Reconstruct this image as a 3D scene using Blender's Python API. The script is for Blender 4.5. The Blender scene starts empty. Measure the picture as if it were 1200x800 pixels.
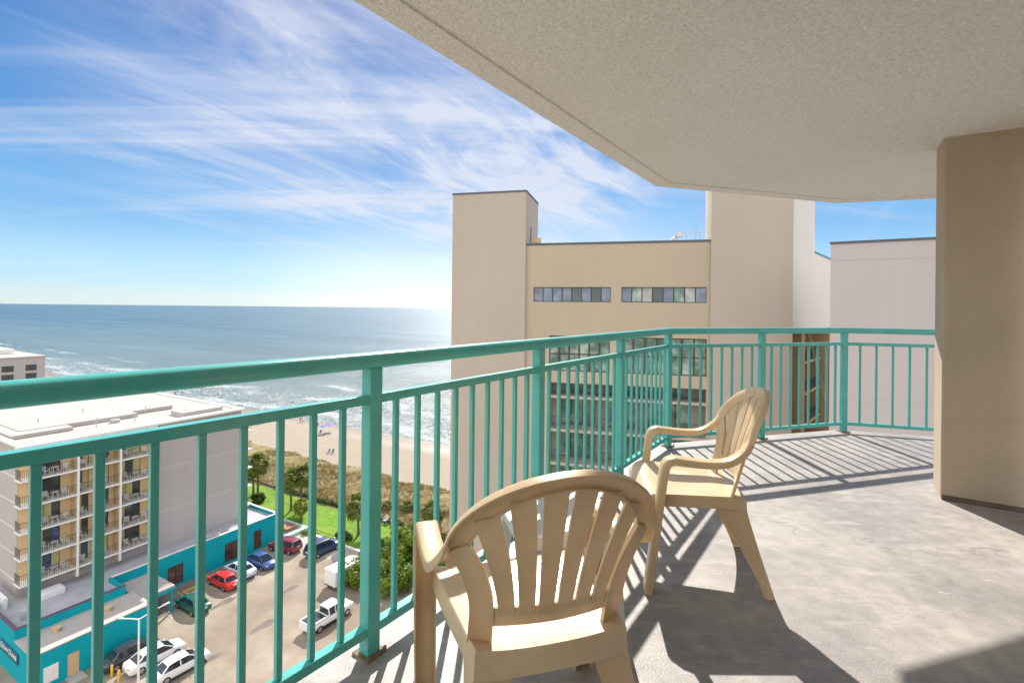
import bpy, bmesh, math, random
from mathutils import Vector, Matrix
R = math.radians
sc = bpy.context.scene
col = sc.collection
random.seed(7)

# ------------------------------------------------------------------ camera
F = 580.0                      # focal length in photo pixels (photo 1200 px wide)
FZ = 31.8                      # balcony floor above the ground
CZ = FZ + 1.23                 # eye height
ROLL = R(0.6)
HOR = 361.5
cd = bpy.data.cameras.new("camera"); cam = bpy.data.objects.new("camera", cd); col.objects.link(cam)
cd.sensor_width = 36.0; cd.lens = 36.0 * F / 1200.0
cd.shift_y = -(400 - HOR) / 1200.0
cd.clip_start = 0.05; cd.clip_end = 60000
cam.matrix_world = Matrix.Translation((0, 0, CZ)) @ Matrix.Rotation(R(90), 4, 'X') @ Matrix.Rotation(ROLL, 4, 'Z')
sc.camera = cam

# ------------------------------------------------------------------ sky, sun, exposure
SUN_EL, SUN_AZ = R(39.4), R(-0.4)          # azimuth measured from +Y towards +X
w = bpy.data.worlds.new("World"); sc.world = w; w.use_nodes = True
nt = w.node_tree; nt.nodes.clear()
def WN(t, **k):
    n = nt.nodes.new(t)
    for a, b in k.items(): setattr(n, a, b)
    return n
def wl(a, b): nt.links.new(a, b)
def wmath(op, a, b=None, c=None):
    n = WN('ShaderNodeMath', operation=op)
    for i, v in enumerate((a, b, c)):
        if v is None: continue
        if hasattr(v, 'links'): wl(v, n.inputs[i])
        else: n.inputs[i].default_value = v
    return n.outputs[0]
sky = WN('ShaderNodeTexSky', sky_type='NISHITA', sun_disc=False)
sky.sun_elevation = SUN_EL; sky.sun_rotation = SUN_AZ
sky.altitude = 30; sky.air_density = 1.0; sky.dust_density = 0.25; sky.ozone_density = 3.0
# the photograph's exposure-blended sky: the sky texture graded towards a deeper blue by elevation
tc = WN('ShaderNodeTexCoord')
sep = WN('ShaderNodeSeparateXYZ'); wl(tc.outputs['Generated'], sep.inputs[0])
ramp = WN('ShaderNodeValToRGB'); wl(sep.outputs[2], ramp.inputs[0])
cr_ = ramp.color_ramp; cr_.interpolation = 'EASE'
# stops run from the horizon to the zenith
stops = [(0.0, (1.65, 2.20, 2.55)), (0.05, (1.10, 1.95, 2.65)), (0.16, (0.36, 1.18, 2.25)), (0.32, (0.07, 0.66, 1.80)), (0.52, (0.0, 0.30, 1.30)), (1.0, (0.02, 0.26, 1.1))]
SK = 0.76
cr_.elements[0].position = 0; cr_.elements[1].position = 1
for p_, c_ in stops[1:-1]: cr_.elements.new(p_)
for e_, (p_, c_) in zip(cr_.elements, stops): e_.position = p_; e_.color = (c_[0] * SK, c_[1] * SK, c_[2] * SK, 1)
gm = WN('ShaderNodeMixRGB', blend_type='MIX'); gm.inputs[0].default_value = 0.89
wl(sky.outputs[0], gm.inputs[1]); wl(ramp.outputs[0], gm.inputs[2])
# cirrus: noise stretched along a wind direction on a plane far above
zz = wmath('ADD', wmath('MAXIMUM', sep.outputs[2], 0.0), 0.10)
px_ = wmath('DIVIDE', sep.outputs[0], zz); py_ = wmath('DIVIDE', sep.outputs[1], zz)
cmb = WN('ShaderNodeCombineXYZ'); wl(px_, cmb.inputs[0]); wl(py_, cmb.inputs[1])
def cloud_layer(angle, along, across, det, rough, dist, seed, lo, hi):
    mp = WN('ShaderNodeMapping'); mp.inputs['Rotation'].default_value = (0, 0, R(angle))
    mp.inputs['Scale'].default_value = (1, 1, 1)
    wl(cmb.outputs[0], mp.inputs[0])
    mp2 = WN('ShaderNodeMapping'); mp2.inputs['Scale'].default_value = (along, across, 1)
    mp2.inputs['Location'].default_value = (seed, seed * 0.37, 0)
    wl(mp.outputs[0], mp2.inputs[0])
    nz = WN('ShaderNodeTexNoise'); nz.inputs['Scale'].default_value = 1.0
    nz.inputs['Detail'].default_value = det; nz.inputs['Roughness'].default_value = rough
    nz.inputs['Distortion'].default_value = dist
    wl(mp2.outputs[0], nz.inputs['Vector'])
    mr = WN('ShaderNodeMapRange', interpolation_type='SMOOTHSTEP')
    mr.inputs['From Min'].default_value = lo; mr.inputs['From Max'].default_value = hi
    wl(nz.outputs[0], mr.inputs[0])
    return mr.outputs[0]
fine = cloud_layer(-56, 0.60, 1.7, 10, 0.63, 1.3, 3.1, 0.33, 0.74)
soft = cloud_layer(-50, 0.45, 0.8, 7, 0.58, 0.8, 8.3, 0.34, 0.70)
wisp = cloud_layer(-63, 0.38, 2.3, 9, 0.58, 1.2, 21.7, 0.46, 0.78)
low_st = cloud_layer(-8, 0.16, 1.5, 8, 0.6, 0.5, 5.7, 0.50, 0.74)
def lobe(d, lo, hi):
    vd = WN('ShaderNodeVectorMath', operation='DOT_PRODUCT'); vd.inputs[1].default_value = Vector(d).normalized()
    wl(tc.outputs['Generated'], vd.inputs[0])
    n = WN('ShaderNodeMapRange', interpolation_type='SMOOTHSTEP'); n.inputs['From Min'].default_value = lo; n.inputs['From Max'].default_value = hi
    wl(vd.outputs['Value'], n.inputs[0]); return n.outputs[0]
bank = lobe((-0.20, 1.0, 0.50), 0.82, 0.985)          # the thick of the cirrus: ahead and high
low = WN('ShaderNodeMapRange', interpolation_type='SMOOTHSTEP')      # clouds thin out to the horizon
low.inputs['From Min'].default_value = 0.03; low.inputs['From Max'].default_value = 0.20
wl(sep.outputs[2], low.inputs[0])
m1 = wmath('MULTIPLY', wmath('ADD', wmath('MULTIPLY', fine, 0.66), wmath('MULTIPLY', soft, 0.22)), bank)
m2 = wmath('MULTIPLY', wmath('MULTIPLY', wisp, 0.55), wmath('ADD', wmath('MULTIPLY', bank, 0.55), 0.36))
m3 = wmath('MULTIPLY', low_st, 0.6)
patch = wmath('MULTIPLY', lobe((0.02, 1.0, 0.29), 0.955, 0.998), wmath('MULTIPLY', fine, 0.8))
m3 = wmath('ADD', m3, patch)
mask = wmath('MULTIPLY', wmath('MINIMUM', wmath('ADD', wmath('ADD', m1, m2), m3), 0.9), low.outputs[0])
cc = WN('ShaderNodeMixRGB', blend_type='MIX'); wl(mask, cc.inputs[0]); wl(gm.outputs[0], cc.inputs[1])
cc.inputs[2].default_value = (2.05, 2.17, 2.5, 1)
# pale glow low in the sky under the sun
glow = wmath('MULTIPLY', lobe((0.0, 1.0, 0.06), 0.86, 0.99), 0.55)
lowm = WN('ShaderNodeMapRange', interpolation_type='SMOOTHSTEP'); lowm.inputs['From Min'].default_value = 0.24; lowm.inputs['From Max'].default_value = -0.02
wl(sep.outputs[2], lowm.inputs[0])
cg = WN('ShaderNodeMixRGB', blend_type='MIX'); wl(wmath('MULTIPLY', glow, lowm.outputs[0]), cg.inputs[0]); wl(cc.outputs[0], cg.inputs[1]); cg.inputs[2].default_value = (3.3, 3.3, 3.2, 1)
cc = cg
# bright cloud added unseen over the landward sky, behind the balcony, to fill shade
land_fill = lobe((-0.25, -1.0, 0.25), -0.22, 0.45)
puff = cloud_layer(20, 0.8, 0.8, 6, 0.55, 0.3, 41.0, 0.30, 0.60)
lm = wmath('MULTIPLY', land_fill, wmath('ADD', wmath('MULTIPLY', puff, 0.35), 0.65))
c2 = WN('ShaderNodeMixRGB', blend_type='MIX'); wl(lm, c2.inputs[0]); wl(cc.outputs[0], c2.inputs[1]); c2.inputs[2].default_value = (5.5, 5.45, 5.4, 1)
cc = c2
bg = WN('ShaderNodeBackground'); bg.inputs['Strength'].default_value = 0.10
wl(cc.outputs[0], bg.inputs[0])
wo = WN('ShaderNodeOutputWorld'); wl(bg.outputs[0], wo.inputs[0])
sl = bpy.data.lights.new("sun", 'SUN'); sl.energy = 2.05; sl.angle = R(0.55); sl.color = (1.0, 0.94, 0.86)
so = bpy.data.objects.new("sun", sl); col.objects.link(so)
sd = Vector((math.sin(SUN_AZ) * math.cos(SUN_EL), math.cos(SUN_AZ) * math.cos(SUN_EL), math.sin(SUN_EL)))
so.rotation_euler = sd.to_track_quat('Z', 'Y').to_euler(); so.location = (0, 0, 120)
vs = sc.view_settings; vs.view_transform = 'Standard'; vs.look = 'None'; vs.exposure = 1.92; vs.gamma = 1.0; vs.use_curve_mapping = False

# ------------------------------------------------------------------ helpers
def at(px, py, z=0.0):
    """point of the world at height z that lies on the line of sight through a photo pixel"""
    dx = (px - 600) / F; dy = -(py - HOR) / F
    r = Vector((dx * math.cos(ROLL) - dy * math.sin(ROLL), 1.0, dx * math.sin(ROLL) + dy * math.cos(ROLL)))
    t = (z - CZ) / r.z
    return Vector((r.x * t, r.y * t, z))
TR = R(-30)                                     # the town grid: local x = along the shore (v), local y = towards the sea (u)
def TU(u, v, z=0.0): return Vector((u * 0.5 + v * 0.866025, u * 0.866025 - v * 0.5, z))

def tag(o, label=None, cat=None, group=None, kind=None):
    if label: o['label'] = label
    if cat: o['category'] = cat
    if group: o['group'] = group
    if kind: o['kind'] = kind
    return o
def empty(name, loc=(0, 0, 0), rz=0.0, label=None, cat=None, group=None):
    o = bpy.data.objects.new(name, None); col.objects.link(o); o.empty_display_size = 0.2
    o.location = loc; o.rotation_euler = (0, 0, rz)
    return tag(o, label, cat, group)
KIDS = {}
def adopt(o, parent):
    o.parent = parent
    KIDS.setdefault(parent.name, []).append(o)
def copy_tree(o, parent=None):
    c = o.copy(); col.objects.link(c)
    if parent is not None: adopt(c, parent)
    for ch in KIDS.get(o.name, []): copy_tree(ch, c)
    return c

class MB:
    """collects shapes that become one mesh object"""
    def __init__(self): self.bm = bmesh.new()
    def face(self, pts):
        return self.bm.faces.new([self.bm.verts.new(p) for p in pts])
    def box(self, x0, x1, y0, y1, z0, z1, rz=0.0, c=None):
        vs_ = []
        for z in (z0, z1):
            for (x, y) in ((x0, y0), (x1, y0), (x1, y1), (x0, y1)):
                p = Vector((x, y, z))
                if rz:
                    cc_ = Vector(c) if c is not None else Vector(((x0 + x1) / 2, (y0 + y1) / 2, 0))
                    d = p - Vector((cc_.x, cc_.y, 0)); d.rotate(Matrix.Rotation(rz, 3, 'Z')); p = d + Vector((cc_.x, cc_.y, 0))
                vs_.append(self.bm.verts.new(p))
        for f in ((0, 3, 2, 1), (4, 5, 6, 7), (0, 1, 5, 4), (1, 2, 6, 5), (2, 3, 7, 6), (3, 0, 4, 7)):
            self.bm.faces.new([vs_[i] for i in f])
        return vs_
    def prism(self, poly, z0, z1, cap=True):
        a = [self.bm.verts.new((p[0], p[1], z0)) for p in poly]; b = [self.bm.verts.new((p[0], p[1], z1)) for p in poly]
        n = len(poly)
        for i in range(n): self.bm.faces.new((a[i], a[(i + 1) % n], b[(i + 1) % n], b[i]))
        if cap:
            self.bm.faces.new(b); self.bm.faces.new(a[::-1])
    def loft(self, rings, closed=True, caps=True):
        rr = [[self.bm.verts.new(p) for p in ring] for ring in rings]
        n = len(rr[0])
        for i in range(len(rr) - 1):
            for j in range(n if closed else n - 1):
                k = (j + 1) % n
                self.bm.faces.new((rr[i][j], rr[i][k], rr[i + 1][k], rr[i + 1][j]))
        if caps and closed:
            self.bm.faces.new(rr[0][::-1]); self.bm.faces.new(rr[-1])
        return rr
    def tube(self, pts, r, n=8, caps=True):
        pts = [Vector(p) for p in pts]; rings = []
        rs = r if isinstance(r, (list, tuple)) else [r] * len(pts)
        ref = None
        for i, p in enumerate(pts):
            t = (pts[min(i + 1, len(pts) - 1)] - pts[max(i - 1, 0)]).normalized()
            if ref is None: ref = Vector((0, 0, 1)) if abs(t.z) < 0.9 else Vector((1, 0, 0))
            a = (ref - t * ref.dot(t)).normalized(); b = t.cross(a); ref = a
            rings.append([p + (a * math.cos(2 * math.pi * k / n) + b * math.sin(2 * math.pi * k / n)) * rs[i] for k in range(n)])
        self.loft(rings, True, caps)
    def bar(self, p0, p1, wx, wy, up=Vector((0, 0, 1))):
        """square bar from p0 to p1"""
        p0 = Vector(p0); p1 = Vector(p1); t = (p1 - p0).normalized()
        u_ = Vector(up)
        if abs(u_.dot(t)) > 0.95: u_ = Vector((1, 0, 0))
        a = t.cross(u_).normalized(); b = a.cross(t)
        self.loft([[p + a * sx * wx / 2 + b * sy * wy / 2 for sx, sy in ((-1, -1), (1, -1), (1, 1), (-1, 1))] for p in (p0, p1)])
    def sweep(self, sts):
        """sts: (P, W, N, profile[(a,b)])"""
        self.loft([[P + W * a + N * b for a, b in prof] for P, W, N, prof in sts])
    def facade(self, x0, x1, z0, z1, holes, y, depth):
        """wall sheet in the plane y=const with holes (x0,x1,z0,z1) and reveals going to y+depth"""
        xs = sorted({x0, x1, *[h[0] for h in holes], *[h[1] for h in holes]})
        zs = sorted({z0, z1, *[h[2] for h in holes], *[h[3] for h in holes]})
        for i in range(len(xs) - 1):
            for j in range(len(zs) - 1):
                cx, cz = (xs[i] + xs[i + 1]) / 2, (zs[j] + zs[j + 1]) / 2
                if any(h[0] < cx < h[1] and h[2] < cz < h[3] for h in holes): continue
                self.face(((xs[i], y, zs[j]), (xs[i + 1], y, zs[j]), (xs[i + 1], y, zs[j + 1]), (xs[i], y, zs[j + 1])))
        for a, b, c, d in holes:
            y2 = y + depth
            self.face(((a, y, c), (a, y2, c), (b, y2, c), (b, y, c)))
            self.face(((a, y, d), (b, y, d), (b, y2, d), (a, y2, d)))
            self.face(((a, y, c), (a, y, d), (a, y2, d), (a, y2, c)))
            self.face(((b, y, c), (b, y2, c), (b, y2, d), (b, y, d)))
    def build(self, name, mat, parent=None, loc=None, rz=None, smooth=True, bevel=0.0, ang=0.65, keep=False, weld=False):
        bm = self.bm
        if weld: bmesh.ops.remove_doubles(bm, verts=bm.verts, dist=1e-4)
        if not keep: bmesh.ops.recalc_face_normals(bm, faces=bm.faces)
        for f in bm.faces: f.smooth = smooth
        if smooth:
            for e in bm.edges:
                if len(e.link_faces) != 2 or e.calc_face_angle(0) > ang: e.smooth = False
        me = bpy.data.meshes.new(name); bm.to_mesh(me); bm.free()
        me.materials.append(mat)
        o = bpy.data.objects.new(name, me); col.objects.link(o)
        if loc is not None: o.location = loc
        if rz is not None: o.rotation_euler = (0, 0, rz)
        if parent is not None: adopt(o, parent)
        if bevel:
            m = o.modifiers.new("bevel", 'BEVEL'); m.width = bevel; m.segments = 2; m.limit_method = 'ANGLE'; m.angle_limit = R(40)
            m.harden_normals = False
        return o

def crom(pts, n):
    """Catmull-Rom through points, n samples per span"""
    P = [Vector(p) for p in pts]; out = []
    for i in range(len(P) - 1):
        p0 = P[max(i - 1, 0)]; p1 = P[i]; p2 = P[i + 1]; p3 = P[min(i + 2, len(P) - 1)]
        for k in range(n):
            t = k / n
            out.append(0.5 * ((2 * p1) + (p2 - p0) * t + (2 * p0 - 5 * p1 + 4 * p2 - p3) * t * t + (3 * p1 - p0 - 3 * p2 + p3) * t ** 3))
    out.append(P[-1]); return out

# ------------------------------------------------------------------ materials
def mat(name, c, rough=0.6, metal=0.0, var=0.0, vscale=3.0, bump=0.0, bscale=40.0, spec=0.5, c2=None, c2amt=0.0, c2scale=1.0, coord='Object', bdet=4, transl=0.0, coat=0.0, streak=0.0):
    m = bpy.data.materials.new(name); m.use_nodes = True
    t = m.node_tree; b = t.nodes['Principled BSDF']
    b.inputs['Roughness'].default_value = rough; b.inputs['Metallic'].default_value = metal
    b.inputs['Specular IOR Level'].default_value = spec
    b.inputs['Coat Weight'].default_value = coat
    b.inputs['Base Color'].default_value = (*c, 1)
    L = t.links.new
    tcn = t.nodes.new('ShaderNodeTexCoord')
    out = None
    if var > 0 or c2 is not None or streak:
        base = t.nodes.new('ShaderNodeRGB'); base.outputs[0].default_value = (*c, 1); out = base.outputs[0]
        if c2 is not None:
            n = t.nodes.new('ShaderNodeTexNoise'); n.inputs['Scale'].default_value = c2scale; n.inputs['Detail'].default_value = 6; n.inputs['Roughness'].default_value = 0.62
            L(tcn.outputs[coord], n.inputs['Vector'])
            mr = t.nodes.new('ShaderNodeMapRange'); mr.inputs[1].default_value = 0.42; mr.inputs[2].default_value = 0.66; mr.inputs[4].default_value = c2amt
            L(n.outputs[0], mr.inputs[0])
            mx = t.nodes.new('ShaderNodeMixRGB'); L(mr.outputs[0], mx.inputs[0]); L(out, mx.inputs[1]); mx.inputs[2].default_value = (*c2, 1)
            out = mx.outputs[0]
        if streak:
            mp = t.nodes.new('ShaderNodeMapping'); mp.inputs['Scale'].default_value = (1.3, 1.3, 0.06); L(tcn.outputs[coord], mp.inputs[0])
            n = t.nodes.new('ShaderNodeTexNoise'); n.inputs['Scale'].default_value = 1.0; n.inputs['Detail'].default_value = 5
            L(mp.outputs[0], n.inputs['Vector'])
            mr = t.nodes.new('ShaderNodeMapRange'); mr.inputs[1].default_value = 0.3; mr.inputs[2].default_value = 0.7; mr.inputs[3].default_value = 1 - streak; mr.inputs[4].default_value = 1 + streak * 0.5
            L(n.outputs[0], mr.inputs[0])
            mx = t.nodes.new('ShaderNodeMixRGB'); mx.blend_type = 'MULTIPLY'; mx.inputs[0].default_value = 1; L(out, mx.inputs[1]); L(mr.outputs[0], mx.inputs[2]); out = mx.outputs[0]
        if var > 0:
            n = t.nodes.new('ShaderNodeTexNoise'); n.inputs['Scale'].default_value = vscale; n.inputs['Detail'].default_value = 5
            L(tcn.outputs[coord], n.inputs['Vector'])
            mr = t.nodes.new('ShaderNodeMapRange'); mr.inputs[1].default_value = 0.3; mr.inputs[2].default_value = 0.7; mr.inputs[3].default_value = 1 - var; mr.inputs[4].default_value = 1 + var
            L(n.outputs[0], mr.inputs[0])
            mx = t.nodes.new('ShaderNodeMixRGB'); mx.blend_type = 'MULTIPLY'; mx.inputs[0].default_value = 1; L(out, mx.inputs[1]); L(mr.outputs[0], mx.inputs[2]); out = mx.outputs[0]
        L(out, b.inputs['Base Color'])
    if bump > 0:
        n = t.nodes.new('ShaderNodeTexNoise'); n.inputs['Scale'].default_value = bscale; n.inputs['Detail'].default_value = bdet
        L(tcn.outputs[coord], n.inputs['Vector'])
        bp = t.nodes.new('ShaderNodeBump'); bp.inputs['Strength'].default_value = 1.0; bp.inputs['Distance'].default_value = bump
        L(n.outputs[0], bp.inputs['Height']); L(bp.outputs[0], b.inputs['Normal'])
    if transl > 0:
        tr = t.nodes.new('ShaderNodeBsdfTranslucent'); tr.inputs[0].default_value = (*c, 1)
        if out is not None: L(out, tr.inputs[0])
        ms = t.nodes.new('ShaderNodeMixShader'); ms.inputs[0].default_value = transl
        L(b.outputs[0], ms.inputs[1]); L(tr.outputs[0], ms.inputs[2]); L(ms.outputs[0], t.nodes['Material Output'].inputs[0])
    return m

M = {}
M['teal'] = mat('teal_paint', (0.08, 0.44, 0.40), 0.27, var=0.07, vscale=9, bump=0.0006, bscale=70, c2=(0.14, 0.45, 0.41), c2amt=0.5, c2scale=5)
M['rust'] = mat('rusty_steel', (0.22, 0.16, 0.10), 0.85, var=0.3, vscale=40, bump=0.002, bscale=90)
M['stucco'] = mat('ceiling_stucco', (0.92, 0.895, 0.86), 0.92, var=0.09, vscale=55, bump=0.022, bscale=62, bdet=4, spec=0.2, c2=(0.86, 0.83, 0.785), c2amt=0.6, c2scale=0.9)
M['pillar'] = mat('pillar_stucco', (0.47, 0.38, 0.29), 0.9, var=0.08, vscale=1.5, bump=0.004, bscale=150, spec=0.2, c2=(0.41, 0.325, 0.24), c2amt=0.5, c2scale=1.1)
M['backwall'] = mat('balcony_wall_stucco', (0.74, 0.69, 0.60), 0.9, var=0.05, bump=0.004, bscale=120, spec=0.2)
M['plastic'] = mat('beige_plastic', (0.72, 0.545, 0.34), 0.28, var=0.05, vscale=5, bump=0.0003, bscale=400, transl=0.16, c2=(0.64, 0.46, 0.27), c2amt=0.6, c2scale=9)
M['whiteplastic'] = mat('white_plastic', (0.72, 0.70, 0.68), 0.4, var=0.04, transl=0.08)
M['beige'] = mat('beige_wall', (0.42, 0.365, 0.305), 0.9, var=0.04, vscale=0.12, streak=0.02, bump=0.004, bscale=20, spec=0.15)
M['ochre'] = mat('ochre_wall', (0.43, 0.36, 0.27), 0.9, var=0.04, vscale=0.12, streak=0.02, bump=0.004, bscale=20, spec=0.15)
M['palewall'] = mat('pale_wall', (0.74, 0.69, 0.64), 0.9, var=0.03, vscale=0.15, streak=0.02, spec=0.15)  # on the tower side and wing, bounced light is put into this tone
M['greywall'] = mat('lilac_grey_wall', (0.45, 0.405, 0.40), 0.9, var=0.03, vscale=0.12, streak=0.025, bump=0.004, bscale=20, spec=0.15)
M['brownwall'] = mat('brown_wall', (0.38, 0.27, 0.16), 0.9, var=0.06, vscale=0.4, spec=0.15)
M['cap'] = mat('dark_roof_edge', (0.07, 0.075, 0.085), 0.5, var=0.1)
M['hotelgrey'] = mat('hotel_grey_wall', (0.44, 0.405, 0.385), 0.9, var=0.04, vscale=0.2, streak=0.03, spec=0.15)
M['hotelcream'] = mat('hotel_cream_wall', (0.66, 0.50, 0.30), 0.9, var=0.05, vscale=0.6, spec=0.15)
M['white'] = mat('white_paint', (0.76, 0.74, 0.71), 0.6, var=0.04, vscale=2)
M['roof'] = mat('white_roof_membrane', (0.43, 0.40, 0.37), 0.85, var=0.08, vscale=0.5, c2=(0.40, 0.33, 0.29), c2amt=0.6, c2scale=0.25, spec=0.2)
M['greyroof'] = mat('grey_roof_membrane', (0.42, 0.42, 0.45), 0.85, var=0.08, vscale=0.6, c2=(0.30, 0.30, 0.32), c2amt=0.4, c2scale=0.4, spec=0.2)
M['tealwall'] = mat('turquoise_wall', (0.0, 0.33, 0.385), 0.75, var=0.04, vscale=0.5, streak=0.06, spec=0.25)
M['mint'] = mat('mint_paint', (0.42, 0.68, 0.56), 0.7, var=0.05)
M['purpletrim'] = mat('plum_coping', (0.12, 0.08, 0.13), 0.6, var=0.05)
M['darkframe'] = mat('bronze_frame', (0.035, 0.028, 0.022), 0.45)
M['mull'] = mat('brown_mullion', (0.05, 0.032, 0.022), .5)
M['glassblue'] = mat('blue_grey_glass', (0.10, 0.14, 0.20), 0.07, spec=0.7, var=0.4, vscale=1.3, c2=(0.22, 0.27, 0.33), c2amt=0.6, c2scale=0.5)
M['glasspale'] = mat('pale_reflect_glass', (0.34, 0.36, 0.34), 0.1, spec=0.6, var=0.3, vscale=1.5, c2=(0.16, 0.19, 0.20), c2amt=0.7, c2scale=0.5)  # pale mottling puts reflections into the pane colour
M['glass'] = mat('window_glass', (0.035, 0.05, 0.055), 0.06, spec=0.8, var=0.3, vscale=0.8)
M['greenglass'] = mat('green_glass', (0.08, 0.17, 0.14), 0.08, spec=0.7, var=0.35, vscale=0.9, c2=(0.30, 0.36, 0.30), c2amt=0.9, c2scale=0.9)
M['redglass'] = mat('bronze_glass', (0.10, 0.055, 0.045), 0.08, spec=0.7, var=0.4, vscale=0.8)
M['curtain'] = mat('pale_curtain', (0.50, 0.48, 0.24), 0.8, var=0.12, vscale=2)
M['bluecurtain'] = mat('blue_curtain', (0.06, 0.10, 0.20), 0.6, var=0.5, vscale=1.5)
M['ironrail'] = mat('dark_iron', (0.06, 0.06, 0.065), 0.5)
M['tan'] = mat('tan_door', (0.55, 0.40, 0.23), 0.7, var=0.05)
M['metal'] = mat('galvanised_metal', (0.5, 0.5, 0.5), 0.45, metal=0.6, var=0.08)
M['concrete'] = mat('concrete', (0.42, 0.39, 0.35), 0.9, var=0.08, vscale=1.5, bump=0.003, bscale=60, spec=0.2)
M['yellow'] = mat('yellow_paint', (0.70, 0.42, 0.03), 0.55, var=0.08)
M['tyre'] = mat('tyre_rubber', (0.02, 0.02, 0.02), 0.85)
M['rim'] = mat('alloy_rim', (0.55, 0.55, 0.56), 0.3, metal=0.8)
M['carglass'] = mat('car_glass', (0.02, 0.03, 0.035), 0.05, spec=0.8)
M['tail'] = mat('tail_lamp', (0.45, 0.02, 0.02), 0.25)
M['head'] = mat('head_lamp', (0.7, 0.7, 0.7), 0.15)
def paint(n, c): M[n] = mat(n, c, 0.25, coat=0.6, spec=0.5)
paint('car_white', (0.75, 0.74, 0.73)); paint('car_red', (0.55, 0.015, 0.02)); paint('car_green', (0.01, 0.10, 0.07)); paint('car_navy', (0.035, 0.07, 0.22))
paint('car_maroon', (0.20, 0.01, 0.035)); paint('car_dark', (0.03, 0.035, 0.04)); paint('car_blue', (0.03, 0.05, 0.12)); paint('car_silver', (0.55, 0.60, 0.70))
M['bark'] = mat('palm_bark', (0.16, 0.12, 0.085), 0.9, var=0.2, vscale=6, bump=0.02, bscale=12)
def leafmat(n, c, c2): M[n] = mat(n, c, 0.55, var=0.35, vscale=1.3, c2=c2, c2amt=0.9, c2scale=1.1, transl=0.42, spec=0.3)
leafmat('palm_leaf', (0.15, 0.20, 0.035), (0.26, 0.25, 0.06)); leafmat('shrub_leaf', (0.13, 0.21, 0.015), (0.24, 0.28, 0.025))
leafmat('dark_leaf', (0.05, 0.10, 0.015), (0.09, 0.13, 0.025)); leafmat('lime_leaf', (0.20, 0.22, 0.02), (0.30, 0.28, 0.03))
M['grassblade'] = mat('dry_grass', (0.30, 0.215, 0.085), 0.8, var=0.35, vscale=0.5, c2=(0.17, 0.17, 0.05), c2amt=0.8, c2scale=0.22, transl=0.2)
M['skin'] = mat('skin', (0.45, 0.27, 0.18), 0.6)
M['cloth_blue'] = mat('blue_cloth', (0.03, 0.10, 0.45), 0.7); M['cloth_purple'] = mat('purple_cloth', (0.14, 0.06, 0.40), 0.7)
M['cloth_green'] = mat('green_cloth', (0.01, 0.22, 0.11), 0.7); M['cloth_red'] = mat('red_cloth', (0.45, 0.05, 0.04), 0.7)
M['hairdark'] = mat('dark_hair', (0.03, 0.02, 0.015), 0.6)

# balcony floor: worn grey coating
def floor_mat():
    m = mat('balcony_floor', (0.285, 0.265, 0.255), 0.52, var=0.13, vscale=14.0, bump=0.0015, bscale=120, c2=(0.43, 0.395, 0.36), c2amt=0.9, c2scale=1.3, spec=0.4)
    t = m.node_tree; b = t.nodes['Principled BSDF']; L = t.links.new
    tcn = t.nodes.new('ShaderNodeTexCoord')
    n = t.nodes.new('ShaderNodeTexNoise'); n.inputs['Scale'].default_value = 7; n.inputs['Detail'].default_value = 8; n.inputs['Roughness'].default_value = 0.7
    mp = t.nodes.new('ShaderNodeMapping'); mp.inputs['Scale'].default_value = (0.5, 1.6, 1); mp.inputs['Rotation'].default_value = (0, 0, R(20))
    L(tcn.outputs['Object'], mp.inputs[0]); L(mp.outputs[0], n.inputs['Vector'])
    mr = t.nodes.new('ShaderNodeMapRange'); mr.inputs[1].default_value = 0.53; mr.inputs[2].default_value = 0.74; mr.inputs[4].default_value = 0.7
    L(n.outputs[0], mr.inputs[0])
    src = b.inputs['Base Color'].links[0].from_socket
    mx = t.nodes.new('ShaderNodeMixRGB'); L(mr.outputs[0], mx.inputs[0]); L(src, mx.inputs[1]); mx.inputs[2].default_value = (0.55, 0.51, 0.46, 1)
    L(mx.outputs[0], b.inputs['Base Color'])
    return m
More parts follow.
